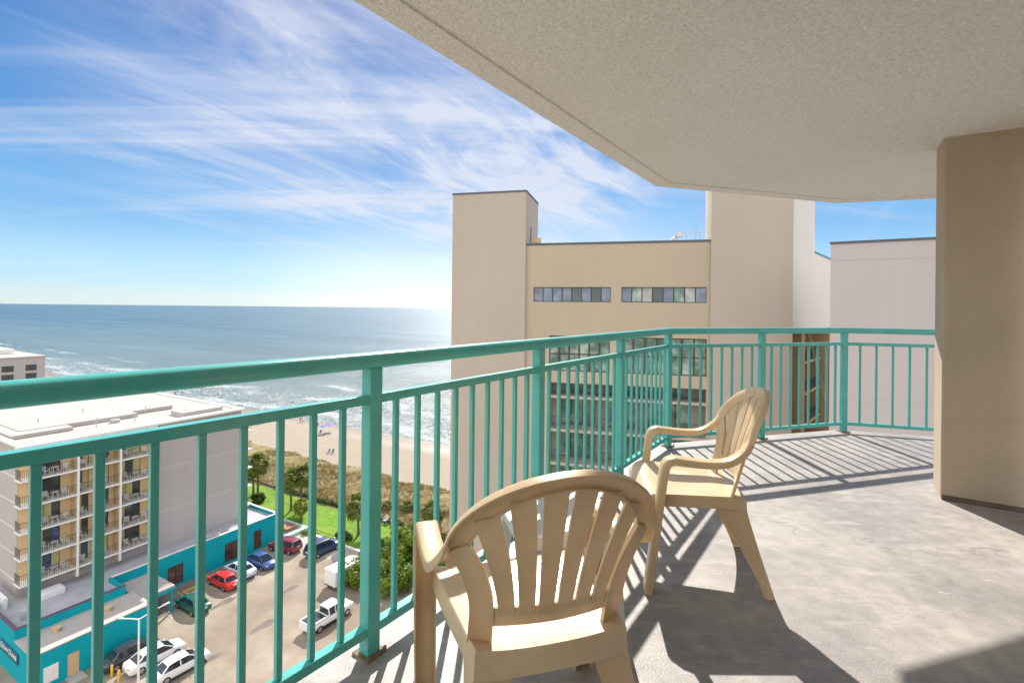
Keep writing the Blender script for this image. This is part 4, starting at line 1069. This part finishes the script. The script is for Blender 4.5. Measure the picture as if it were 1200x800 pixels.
# seat plastic: same, with faint moulded grooves
def seat_plastic():
    m = mat('beige_seat_plastic', (0.75, 0.59, 0.39), 0.28, var=0.05, vscale=5, transl=0.14, c2=(0.62, 0.46, 0.28), c2amt=0.6, c2scale=7)
    t = m.node_tree; b = t.nodes['Principled BSDF']; L = t.links.new
    tcn = t.nodes.new('ShaderNodeTexCoord'); s = t.nodes.new('ShaderNodeSeparateXYZ'); L(tcn.outputs['Object'], s.inputs[0])
    a = t.nodes.new('ShaderNodeMath'); a.operation = 'ABSOLUTE'; L(s.outputs[0], a.inputs[0])
    w_ = t.nodes.new('ShaderNodeMath'); w_.operation = 'PINGPONG'; w_.inputs[1].default_value = .0235; L(a.outputs[0], w_.inputs[0])
    r = t.nodes.new('ShaderNodeMapRange'); r.interpolation_type = 'SMOOTHSTEP'; r.inputs[1].default_value = 0; r.inputs[2].default_value = .003; L(w_.outputs[0], r.inputs[0])
    bp = t.nodes.new('ShaderNodeBump'); bp.inputs['Distance'].default_value = .0025; g_ = t.nodes.new('ShaderNodeNewGeometry'); sn = t.nodes.new('ShaderNodeSeparateXYZ'); L(g_.outputs['True Normal'], sn.inputs[0])
    up = t.nodes.new('ShaderNodeMapRange'); up.inputs[1].default_value = .6; up.inputs[2].default_value = .8; up.inputs[4].default_value = .0006; up.inputs[3].default_value = 0; L(sn.outputs[2], up.inputs[0])
    L(up.outputs[0], bp.inputs['Distance'])
    L(r.outputs[0], bp.inputs['Height']); L(bp.outputs[0], b.inputs['Normal'])
    return m
M['seatplastic'] = seat_plastic()
NEAR_LOC, NEAR_RZ = (0.055, 1.43, FZ + .001), R(16)
FAR_LOC, FAR_RZ = (0.86, 2.40, FZ + .001), R(81)
make_chair('nearer beige plastic armchair seen from behind, facing the railing', NEAR_LOC, NEAR_RZ)
make_chair('farther beige plastic armchair seen side-on, standing on the sunlit floor', FAR_LOC, FAR_RZ)

# ---- low white side table beyond the near chair
tr_ = empty('side_table', (.19, 2.04, FZ + .001), R(14), 'low white plastic side table glimpsed between the slats of the nearer chair', 'table')
def rrect(hx, hy, r, n=6):
    out = []
    for cx, cy, a0 in ((hx - r, hy - r, 0), (-hx + r, hy - r, 90), (-hx + r, -hy + r, 180), (hx - r, -hy + r, 270)):
        for k in range(n + 1): a = R(a0 + 90 * k / n); out.append((cx + r * math.cos(a), cy + r * math.sin(a)))
    return out
mb = MB(); mb.prism(rrect(.22, .22, .06), .395, .412); mb.build('table_top', M['whiteplastic'], tr_, bevel=.005)
mb = MB(); mb.prism(rrect(.20, .20, .05), .345, .394); mb.build('apron', M['whiteplastic'], tr_)
for sx in (-1, 1):
    for sy in (-1, 1):
        mb = MB(); mb.loft([[Vector((sx * (c + a * w_), sy * (c + b * w_), z)) for a, b in ((-1, -1), (1, -1), (1, 1), (-1, 1))] for c, w_, z in ((.165, .028, .344), (.195, .018, .001))])
        mb.build('leg', M['whiteplastic'], tr_, bevel=.004)

# ================================================================== VEHICLES
def ring_section(y, hw, z0, z1, n=6, k=.35):
    """closed cross-section of a car body at station y: rounded box"""
    r = min(.16, (z1 - z0) * .45)
    pts_ = [(-hw + .07, z0), (hw - .07, z0), (hw, z0 + .16), (hw, z1 - r * .9), (hw - r * .35, z1 - r * .25), (hw - r, z1), (-hw + r, z1), (-hw + r * .35, z1 - r * .25), (-hw, z1 - r * .9), (-hw, z0 + .16)]
    return [Vector((x, y, z)) for x, z in pts_]
def wheels(root, hw, ys, r=.32):
    for y in ys:
        for sx in (-1, 1):
            mb = MB(); mb.tube([(sx * (hw - .20), y, r), (sx * (hw + .012), y, r)], r, 18); o = mb.build('wheel', M['tyre'], root)
            mb = MB(); mb.tube([(sx * (hw - .02), y, r), (sx * (hw + .018), y, r)], r * .62, 14); mb.build('rim', M['rim'], o)
def lamps(root, hw, yf, yr, zf, zr):
    for sx in (-1, 1):
        mb = MB(); mb.loft([[Vector((sx * (hw - .33 + .20 * k), yf - .03 - .20 * k, zf + dz_ + .05 * k)) for dz_ in (-.06, .06)] + [Vector((sx * (hw - .37 + .16 * k), yf - .12 - .20 * k, zf + dz_ + .05 * k)) for dz_ in (.06, -.06)] for k in (0, .5, 1)])
        mb.build('headlight', M['head'], root, ang=.4)
        mb = MB(); mb.loft([[Vector((sx * (hw - .34 + .24 * k), yr + .005 + .13 * k * k, zr + dz_)) for dz_ in (-.07, .07)] + [Vector((sx * (hw - .34 + .2 * k), yr + .1 + .13 * k * k, zr + dz_)) for dz_ in (.07, -.07)] for k in (0, .5, 1)])
        mb.build('taillight', M['tail'], root, ang=.4)
    mb = MB(); mb.box(-.26, .26, yr - .004, yr + .02, zr - .10, zr + .02); mb.build('number_plate', M['white'], root)
def car(label, color, u=None, v=None, heading=0.0, kind='sedan', name='parked_car', cat='car', scale=1.0, group='vehicles in the car park', pos=None):
    loc = pos if pos is not None else TU(u, v, .012)
    root = empty(name, (loc[0], loc[1], .012), TR + heading, label, cat, group)
    m = M[color]
    if kind == 'sedan':
        L2, hw = 2.35, .90
        st = [(-L2, .66, .40, .72), (-L2 + .05, .76, .32, .84), (-L2 + .2, .84, .27, .93), (-L2 + .6, .88, .23, .97), (-1.2, hw, .22, .96), (0, hw, .22, .94), (1.0, hw, .22, .91), (L2 - .9, .88, .22, .86), (L2 - .45, .85, .23, .79), (L2 - .18, .77, .26, .71), (L2 - .05, .66, .30, .63), (L2, .55, .36, .55)]
        gh_ = [(-1.75, .70, .95, .97), (-1.05, .72, .95, 1.36), (-.45, .72, .94, 1.44), (.35, .72, .93, 1.42), (1.35, .72, .88, .93)]
        roof = (-1.1, .42, .60, 1.36, 1.43); wy = (-1.42, 1.42); zf, zr = .62, .78
        pillars = (-.25,)
    elif kind in ('van', 'suv'):
        L2, hw = (2.5, .97) if kind == 'van' else (2.25, .93); tz = 1.78 if kind == 'van' else 1.66
        st = [(-L2, .85, .40, .95), (-L2 + .1, .92, .30, 1.05), (-1.4, hw, .26, 1.08), (0, hw, .26, 1.06), (1.1, hw, .26, 1.02), (L2 - .45, .92, .26, .94), (L2 - .12, .84, .30, .84), (L2, .70, .38, .68)]
        gh_ = [(-L2 + .12, .80, 1.04, 1.10), (-L2 + .38, .80, 1.04, tz - .06), (-1.0, .82, 1.05, tz), (.3, .82, 1.04, tz - .02), (1.3, .80, 1.0, 1.05)]
        roof = (-L2 + .36, .45, .70, tz - .05, tz); wy = (-1.5, 1.5); zf, zr = .80, .95
        pillars = (-.9, -.1)
    elif kind == 'pickup':
        L2, hw = 2.75, .96
        st = [(-L2, .92, .48, .98), (-L2 + .05, .95, .44, 1.02), (-.5, hw, .42, 1.04), (0, hw, .40, 1.06), (1.2, hw, .40, 1.08), (L2 - .35, .93, .40, 1.04), (L2, .86, .46, .92)]
        gh_ = [(-.45, .78, 1.04, 1.10), (-.34, .78, 1.04, 1.76), (.2, .80, 1.05, 1.80), (.95, .78, 1.06, 1.78), (1.55, .78, 1.07, 1.10)]
        roof = (-.36, .98, .70, 1.76, 1.80); wy = (-1.65, 1.75); zf, zr = .82, .86
        pillars = (.35,)
    mb = MB(); mb.loft([ring_section(*s_) for s_ in st])
    if kind == 'pickup':
        pass
    b_ = mb.build('body', m, root, ang=.5)
    if kind == 'pickup':
        mb = MB(); mb.box(-.80, .80, -L2 + .12, -.62, 1.025, 1.047); mb.build('cargo_bed', M['car_dark'], root)
        mb = MB()
        for sx in (-1, 1): mb.box(sx * .88 - .06, sx * .88 + .06, -L2 + .02, -.5, 1.03, 1.24)
        mb.box(-.93, .93, -L2 - .005, -L2 + .1, .99, 1.238); mb.build('bed_wall', m, root, bevel=.02)
    rings = []
    for y, hb, z0, z1 in gh_:
        tp = hb - .18 * min(1, (z1 - z0) / .45)
        rings.append([Vector((-hb - .06, y, z0)), Vector((hb + .06, y, z0)), Vector((tp, y, z1)), Vector((-tp, y, z1))])
    mb = MB(); mb.loft(rings); mb.build('windows', M['carglass'], root, ang=.3)
    y0, y1, hwid, z0, z1 = roof
    mb = MB(); mb.loft([[Vector((a * hwid * k, y, z + dz_)) for a, dz_ in ((-1, -.02), (-.6, .03), (.6, .03), (1, -.02), (.9, -.05), (-.9, -.05))] for y, z, k in ((y0 - .12, z0 - .015, .93), (y0 + .2, (z0 + z1) / 2 + .02, 1.0), ((y0 + y1) / 2, z1 + .02, 1.0), (y1 - .1, z1 + .005, 1.0), (y1 + .1, z1 - .03, .94))])
    mb.build('roof', m, root, ang=.6)
    mb = MB()
    for sx in (-1, 1):
        for y in pillars: mb.bar((sx * (gh_[2][1] + .05), y, gh_[2][2] + .02), (sx * (hwid - .02), y, z1 - .03), .09, .03)
        mb.bar((sx * (gh_[-1][1] + .03), gh_[-1][0] - .02, gh_[-1][3] - .02), (sx * (hwid - .02), y1 + .05, z1 - .03), .06, .05)
        mb.bar((sx * (gh_[0][1] + .03), gh_[0][0] + .06, gh_[0][3] - .0), (sx * (hwid - .05), y0 - .05, z0 - .03), .12, .05)
    mb.build('roof_pillar', m, root)
    wheels(root, hw, wy, .36 if kind == 'pickup' else .32)
    lamps(root, .96 * hw, L2 - .03, -L2, zf, zr)
    mb = MB(); mb.box(-hw - .004, hw + .004, wy[0] + .38, wy[1] - .38, .20, .29); mb.build('sill', M['tyre'], root)
    mb = MB()
    for sx in (-1, 1): mb.box(sx * (hw + .09) - .08, sx * (hw + .09) + .08, gh_[-1][0] - .28, gh_[-1][0] - .16, gh_[-1][2] + .05, gh_[-1][2] + .17)
    mb.build('mirror', m, root, bevel=.03)
    return root
def G(px, py): return at(px, py, 0.5)
NOSE_V = R(90)          # nose towards -v (the building)
car('white sedan nearest the camera in the row of two white cars', 'car_white', pos=G(211, 779), heading=R(-3))
car('white sedan behind the lamp post, between the dark car and another white sedan', 'car_white', pos=G(182, 768), heading=R(-2))
car('black car parked tight along the turquoise annex wall', 'car_dark', pos=G(153, 765), heading=R(0))
car('dark green car parked nose towards the turquoise wall', 'car_green', pos=G(226, 707), heading=NOSE_V)
car('bright red sedan parked nose towards the turquoise wall', 'car_red', pos=G(262, 680), heading=NOSE_V)
car('pale silver blue car parked between the red sedan and the navy sedan', 'car_silver', pos=G(281, 667), heading=NOSE_V)
car('navy blue sedan parked near the end of the turquoise wall', 'car_navy', pos=G(306, 657), heading=NOSE_V + R(180))
car('dark maroon hatchback parked beside the seaward end of the lot', 'car_maroon', pos=G(334, 640), heading=R(100), kind='suv')
car('dark blue minivan parked along the seaward edge of the lot', 'car_blue', pos=G(379, 642), heading=R(-4), kind='van', name='parked_minivan', cat='minivan')
car('white pickup truck with open bed parked near the shrubs', 'car_white', pos=G(384, 722), heading=R(-2), kind='pickup', name='pickup_truck', cat='pickup truck')
# box trailer
p = G(402, 677); tr2 = empty('box_trailer', (p.x, p.y, .012), TR + R(-3), 'white enclosed box trailer parked ahead of the white pickup', 'trailer', 'vehicles in the car park')
mb = MB(); mb.box(-1.0, 1.0, -1.9, 1.7, .45, 2.25); mb.prism([(-1.0, 1.7), (1.0, 1.7), (0.35, 2.2), (-0.35, 2.2)], .45, 2.25); mb.build('box_body', M['car_white'], tr2, bevel=.06)
mb = MB(); mb.box(-1.01, 1.01, -1.91, 1.6, .36, .447); mb.bar((0, 1.7, .42), (0, 3.1, .42), .1, .08); mb.build('chassis', M['ironrail'], tr2)
wheels(tr2, 1.02, (-.3,), .32)
mb = MB(); mb.box(-.9, .9, -1.925, -1.903, .6, 2.1); mb.build('rear_door', M['white'], tr2)

# lamp post with two arms
p = at(162, 812); lp = empty('lamp_post', (p.x, p.y, 0), TR, 'tall white two-armed lamp post in front of the white sedans', 'lamp post')
mb = MB(); mb.tube([(0, 0, .5), (0, 0, 6.35)], [.09, .065], 10); mb.build('pole', M['white'], lp)
mb = MB(); mb.tube([(0, 0, .0), (0, 0, .5)], .2, 12); mb.build('base', M['concrete'], lp)
for d in (Vector((-1.3, -.65, 6.3)), Vector((-.15, 1.9, 6.45))):
    mb = MB(); mb.tube([(0, 0, 6.3), d * .5 + Vector((0, 0, 3.17)), d], .045, 8); a_ = mb.build('arm', M['white'], lp)
    n_ = Vector((d.x, d.y, 0)).normalized()
    mb = MB(); mb.bar(d, d + n_ * .55, .22, .11); mb.build('lamp_head', M['metal'], a_, bevel=.02)
# yellow bollards by the step
for i, (px, py) in enumerate(((131, 792), (139, 798))):
    q = at(px, py); o = MB(); o.tube([(0, 0, 0), (0, 0, .95), (0, 0, 1.02)], [.1, .1, .06], 12)
    tag(o.build('bollard', M['yellow'], loc=(q.x, q.y, .004)), ['yellow steel bollard nearer the turquoise wall', 'yellow steel bollard nearer the white sedans'][i], 'bollard', 'yellow bollards by the annex')
q = at(137, 798); yr = empty('pipe_barrier', (q.x + .5, q.y + 1.2, 0), TR, 'low yellow pipe barrier behind the bollards', 'barrier')
mb = MB(); mb.tube([(-.6, 0, 0), (-.6, 0, .7), (-.5, 0, .8), (.5, 0, .8), (.6, 0, .7), (.6, 0, 0)], .05, 8); mb.build('hoop', M['yellow'], yr)
for i, (px, py) in enumerate(((224, 690),)):
    q = at(px, py); o = MB(); o.box(-.9, .9, -.12, .12, 0, .14)
    tag(o.build('wheel_stop', M['yellow'], loc=(q.x, q.y, .004), rz=TR + R(90), bevel=.03), 'yellow wheel stop in front of the dark green car', 'wheel stop')

# ================================================================== PLANTS
def palm(label, pos, h, crown_r, seed, leaf='palm_leaf', group='palms on the lawn'):
    rnd = random.Random(seed)
    root = empty('palm_tree', (pos.x, pos.y, 0), rnd.uniform(0, 6), label, 'palm tree', group)
    lean = Vector((rnd.uniform(-.35, .35), rnd.uniform(-.35, .35), 0))
    mb = MB(); pts_ = [lean * (t * t) + Vector((0, 0, h * t)) for t in [i / 8 for i in range(9)]]
    mb.tube(pts_, [.26, .20, .18, .17, .17, .17, .18, .20, .16], 9); mb.build('trunk', M['bark'], root)
    mb = MB(); bm = mb.bm; top = pts_[-1]
    for k in range(64):
        az = rnd.uniform(0, 6.283); el = rnd.uniform(-1.0, 1.4)
        d = Vector((math.cos(az) * math.cos(el), math.sin(az) * math.cos(el), math.sin(el)))
        stem = crown_r * rnd.uniform(.38, .6)
        base = top + d * stem + Vector((0, 0, -.12 * stem))
        side = d.cross(Vector((0, 0, 1))).normalized(); up = side.cross(d)
        # stem
        bm.faces.new([bm.verts.new(q) for q in (top + side * .03, top - side * .03, base)])
        fr = crown_r * rnd.uniform(.4, .62)
        for j in range(13):
            a = (j - 6) / 6 * 1.45
            dd = d * math.cos(a) + side * math.sin(a) + up * rnd.uniform(-.12, .12)
            l = fr * (1 - .25 * abs(a) / 1.45) * rnd.uniform(.8, 1.1)
            mid = base + dd * l * .55; tip = base + dd * l + Vector((0, 0, -.30 * l - rnd.uniform(0, .12)))
            s2 = dd.cross(up).normalized() * (.05 * crown_r)
            bm.faces.new([bm.verts.new(q) for q in (base, mid - s2, tip, mid + s2)])
    mb.build('crown', M[leaf], root, smooth=False, keep=True)
    return root
PS = 1.2
for (lab, px, py, h, cr_, sd_, lf_) in (
        ('tall palm at the seaward corner of the grey hotel', 302, 584, 6.2, 1.9, 3, 'palm_leaf'),
        ('palm just behind the tall corner palm, half hidden by it', 297, 579, 4.4, 1.6, 31, 'palm_leaf'),
        ('left palm of the pair in the middle of the lawn', 341, 598, 5.4, 1.7, 5, 'palm_leaf'),
        ('right palm of the pair in the middle of the lawn', 352, 596, 5.6, 1.9, 8, 'palm_leaf'),
        ('palm on the lawn directly left of the wide railing post', 420, 626, 4.3, 1.9, 11, 'palm_leaf'),
        ('small lime green palm in front of the pair on the lawn', 353, 612, 2.6, 1.2, 13, 'lime_leaf'),
        ('low young palm on the dune right of the railing post', 456, 600, .9, 1.2, 17, 'palm_leaf'),
        ('low young palm on the dune farthest right before the beige building', 478, 602, 1.2, 1.3, 19, 'palm_leaf'),
        ('young palm at the lawn edge behind the near chair arm', 503, 614, 2.2, 1.7, 23, 'palm_leaf')):
    palm(lab, at(px, py), h, cr_ * PS, sd_, lf_)
def shrub_mesh(mb, c, rx, ry, rz_, n, rnd, leaf=.16):
    bm = mb.bm
    clumps = []
    for k in range(26):
        d = Vector((rnd.gauss(0, 1), rnd.gauss(0, 1), abs(rnd.gauss(0, .8)) + .05)).normalized()
        rr = rnd.uniform(.62, .98); clumps.append((c + Vector((d.x * rx * rr, d.y * ry * rr, d.z * rz_ * rr)), rnd.uniform(.22, .40) * (rx + ry + rz_) / 3))
    for i in range(n):
        cc_, cr_ = clumps[i % len(clumps)]
        d = Vector((rnd.gauss(0, 1), rnd.gauss(0, 1), rnd.gauss(0, 1))).normalized()
        p = cc_ + d * cr_ * rnd.uniform(.75, 1.05)
        if p.z < .05: continue
        nrm = (d + Vector((rnd.gauss(0, .5), rnd.gauss(0, .5), rnd.gauss(0, .5) + .4))).normalized()
        a = nrm.orthogonal().normalized(); a.rotate(Matrix.Rotation(rnd.uniform(0, 6.28), 3, nrm)); b = nrm.cross(a)
        l = leaf * rnd.uniform(.7, 1.3)
        bm.faces.new([bm.verts.new(q) for q in (p - a * l, p + b * l * .5, p + a * l, p - b * l * .5)])
def shrub(label, pos, rx, ry, rz_, n, seed, leaf='shrub_leaf', lsize=.16, group='shrubs beside the car park'):
    rnd = random.Random(seed)
    root = empty('shrub', (pos.x, pos.y, 0), TR, label, 'shrub', group)
    mb = MB()
    for k in range(5):
        a = rnd.uniform(0, 6.28); mb.tube([(0, 0, 0), (math.cos(a) * rx * .4, math.sin(a) * ry * .4, rz_ * .6)], [.06, .03], 6)
    mb.build('stem', M['bark'], root)
    mb = MB(); shrub_mesh(mb, Vector((0, 0, rz_ * .25)), rx, ry, rz_, n, rnd, lsize); mb.build('foliage', M[leaf], root, smooth=False, keep=True)
for (lab, px, py, rx, ry, rz_, n, sd_, lf) in (
        ('bright green shrub beside the white pickup and trailer', 424, 682, 2.1, 2.3, 2.5, 5200, 1, 'shrub_leaf'),
        ('bright green shrub right of the railing post, nearest the balcony', 458, 690, 2.3, 2.4, 2.9, 5600, 2, 'shrub_leaf'),
        ('bright green shrub between railing post and near chair, upper one', 466, 655, 2.4, 2.4, 3.0, 5600, 3, 'shrub_leaf'),
        ('bright green shrub just left of the near chair arm', 488, 662, 2.2, 2.4, 3.2, 5600, 4, 'shrub_leaf'),
        ('green shrub beyond the near chair arm at the lawn corner', 492, 640, 2.2, 2.0, 2.6, 4600, 5, 'shrub_leaf'),
        ('dark green shrub behind the trailer at the lot corner', 440, 650, 1.8, 1.8, 2.2, 3600, 6, 'dark_leaf'),
        ('dark leafy shrub at the foot of the lawn palm', 402, 632, 1.4, 1.0, .8, 1500, 7, 'dark_leaf'),
        ('dark shrub under the tall corner palms', 302, 588, 1.0, 1.0, 1.3, 1300, 8, 'dark_leaf'),
        ('large green shrub hidden partly behind the near chair leg', 515, 690, 2.6, 2.6, 3.0, 5000, 9, 'shrub_leaf')):
    shrub(lab, at(px, py), rx, ry, rz_, n, sd_, lf)
# clipped dark hedge along the seaward edge of the lawn
hd = town('hedge', 56.6, -40, 'low dark hedge along the seaward edge of the lawn', 'hedge')
rnd = random.Random(4); mb = MB(); bm = mb.bm
for i in range(9000):
    x = rnd.uniform(-42, 42); t = rnd.uniform(0, math.pi); p = Vector((x, math.cos(t) * .45 + .15 * math.sin(x * .9), abs(math.sin(t)) * (.55 + .15 * math.sin(x * 1.3)) + rnd.uniform(-.06, .1)))
    nrm = Vector((rnd.gauss(0, 1), rnd.gauss(0, 1), rnd.gauss(0, 1) + .6)).normalized(); a = nrm.orthogonal().normalized(); b = nrm.cross(a); l = rnd.uniform(.08, .17)
    bm.faces.new([bm.verts.new(q) for q in (p - a * l, p + b * l * .5, p + a * l, p - b * l * .5)])
mb.build('foliage', M['dark_leaf'], hd, smooth=False, keep=True)
# flower bed rim: small yellow green plants along the low wall
for i, (px, py) in enumerate(((346, 622), (357, 626), (370, 629), (383, 634))):
    rnd = random.Random(40 + i); q = at(px, py); mb = MB(); shrub_mesh(mb, Vector((0, 0, .15)), .5, .5, .45, 260, rnd, .12)
    tag(mb.build('bedding_plant', M['lime_leaf'], loc=(q.x, q.y, 0), smooth=False, keep=True), ['yellow green bedding plant by the low wall, leftmost of four', 'yellow green bedding plant by the low wall, second from left of four', 'yellow green bedding plant by the low wall, third from left of four', 'yellow green bedding plant by the low wall, rightmost of four'][i], 'plant', 'bedding plants by the low wall')
# white garden chairs on the lawn
for i, (px, py) in enumerate(((452, 613), (461, 615))):
    o = sch.copy(); col.objects.link(o); q = at(px, py); o.location = (q.x, q.y, .012); o.rotation_euler = (0, 0, R(150 + 40 * i)); o.name = 'garden_chair'; o.scale = (1.3, 1.3, 1.3)
    tag(o, ['white garden chair on the lawn right of the railing post, left of two', 'white garden chair on the lawn right of the railing post, right of two'][i], 'chair', 'white garden chairs on the lawn')

# ================================================================== BEACH: umbrellas, chairs, people
def beach_z(p):
    u = p.x * .5 + p.y * .866; v = p.x * .866 - p.y * .5; return gh(u, v)
def umbrella(label, px, py, m):
    q = at(px, py, -.2); root = empty('beach_umbrella', (q.x, q.y, beach_z(q)), 0, label, 'umbrella', 'umbrellas on the beach')
    mb = MB(); mb.tube([(0, 0, 0), (.1, 0, 2.15)], .03, 6); mb.build('pole', M['white'], root)
    mb = MB(); top = mb.bm.verts.new((.1, 0, 2.25)); ring = [mb.bm.verts.new((.1 + 1.15 * math.cos(a), 1.15 * math.sin(a), 1.78 + .05 * (k % 2))) for k, a in enumerate([j * math.pi / 8 for j in range(16)])]
    for k in range(16): mb.bm.faces.new((top, ring[k], ring[(k + 1) % 16]))
    mb.build('canopy', m, root)
def beach_chair(label, px, py, m, rz):
    q = at(px, py, -.2); root = empty('beach_chair', (q.x, q.y, beach_z(q)), rz, label, 'beach chair', 'folding chairs on the beach')
    mb = MB(); mb.bar((0, -.25, .3), (0, .3, .36), .55, .04); mb.bar((0, -.22, .3), (0, -.55, 1.0), .55, .04, up=Vector((0, 1, 0))); mb.build('canvas', m, root)
    mb = MB()
    for sx in (-.28, .28): mb.bar((sx, -.3, 0), (sx, .3, .55), .03, .03); mb.bar((sx, .3, 0), (sx, -.55, 1.0), .03, .03)
    mb.build('frame', M['metal'], root)
def person(label, px, py, shirt, rz=0):
    q = at(px, py, -.2); root = empty('person', (q.x, q.y, beach_z(q)), rz, label, 'person', 'people on the beach')
    # continuous skinned figure, mid-stride
    J = {'pel': ((0, 0, .95), .13), 'che': ((0, .02, 1.28), .15), 'nec': ((0, .02, 1.46), .06), 'hd1': ((0, .04, 1.58), .085), 'hd2': ((0, .04, 1.68), .08),
         'shL': ((-.18, .02, 1.40), .06), 'elL': ((-.24, -.08, 1.14), .042), 'haL': ((-.24, .02, .90), .032), 'shR': ((.18, .02, 1.40), .06), 'elR': ((.24, .06, 1.14), .042), 'haR': ((.23, .18, .93), .032),
         'hiL': ((-.09, 0, .88), .09), 'knL': ((-.10, .14, .50), .06), 'anL': ((-.10, .12, .08), .042), 'toL': ((-.10, .26, .03), .03), 'hiR': ((.09, 0, .88), .09), 'knR': ((.10, -.04, .48), .06), 'anR': ((.10, -.22, .10), .042), 'toR': ((.10, -.10, .03), .03)}
    E = [('pel', 'che'), ('che', 'nec'), ('nec', 'hd1'), ('hd1', 'hd2'), ('che', 'shL'), ('shL', 'elL'), ('elL', 'haL'), ('che', 'shR'), ('shR', 'elR'), ('elR', 'haR'), ('pel', 'hiL'), ('hiL', 'knL'), ('knL', 'anL'), ('anL', 'toL'), ('pel', 'hiR'), ('hiR', 'knR'), ('knR', 'anR'), ('anR', 'toR')]
    ks = list(J); me = bpy.data.meshes.new('body'); me.from_pydata([J[k][0] for k in ks], [(ks.index(a), ks.index(b)) for a, b in E], [])
    o = bpy.data.objects.new('body', me); col.objects.link(o); adopt(o, root); me.materials.append(M['skin'])
    sk = o.modifiers.new('skin', 'SKIN')
    for i, k in enumerate(ks):
        me.skin_vertices[0].data[i].radius = (J[k][1],) * 2
    me.skin_vertices[0].data[0].use_root = True
    ss = o.modifiers.new('sub', 'SUBSURF'); ss.levels = ss.render_levels = 1
    mb = MB(); mb.tube([(0, 0, .80), (0, .01, 1.0), (0, .02, 1.25), (0, .02, 1.43)], [.19, .17, .20, .12], 12); mb.build('clothing', shirt, root)
    mb = MB(); mb.tube([(0, .02, 1.60), (0, .02, 1.70), (0, .02, 1.76)], [.095, .095, .05], 10); mb.build('hair', M['hairdark'], root)
umbrella('blue beach umbrella in the cluster near the water', 379, 507, M['cloth_blue'])
umbrella('purple beach umbrella in the cluster near the water', 386, 505, M['cloth_purple'])
umbrella('small teal umbrella standing alone on the sand beyond the hotel roof', 158, 466, M['cloth_green'])
beach_chair('navy folding beach chair on the sand near the dunes', 384, 532, M['cloth_blue'], R(140))
beach_chair('green folding beach chair on the sand near the dunes', 389, 532, M['cloth_green'], R(150))
beach_chair('purple folding beach chair beside the umbrellas', 375, 508, M['cloth_purple'], R(170))
person('person in a blue top standing by the beach umbrellas', 372, 501, M['cloth_blue'], R(30))
person('person in a purple top walking alone near the waterline', 304, 497, M['cloth_purple'], R(120))
person('person in a red top walking on the sand near the waves', 352, 494, M['cloth_red'], R(80))
person('person in a white top walking beside the one in red', 355, 494, M['white'], R(80))
person('person in dark blue walking on the sand beside the railing post', 405, 524, M['cloth_blue'], R(200))
person('person in a red top standing on the sand beyond the hotel roof', 205, 463, M['cloth_red'], R(20))
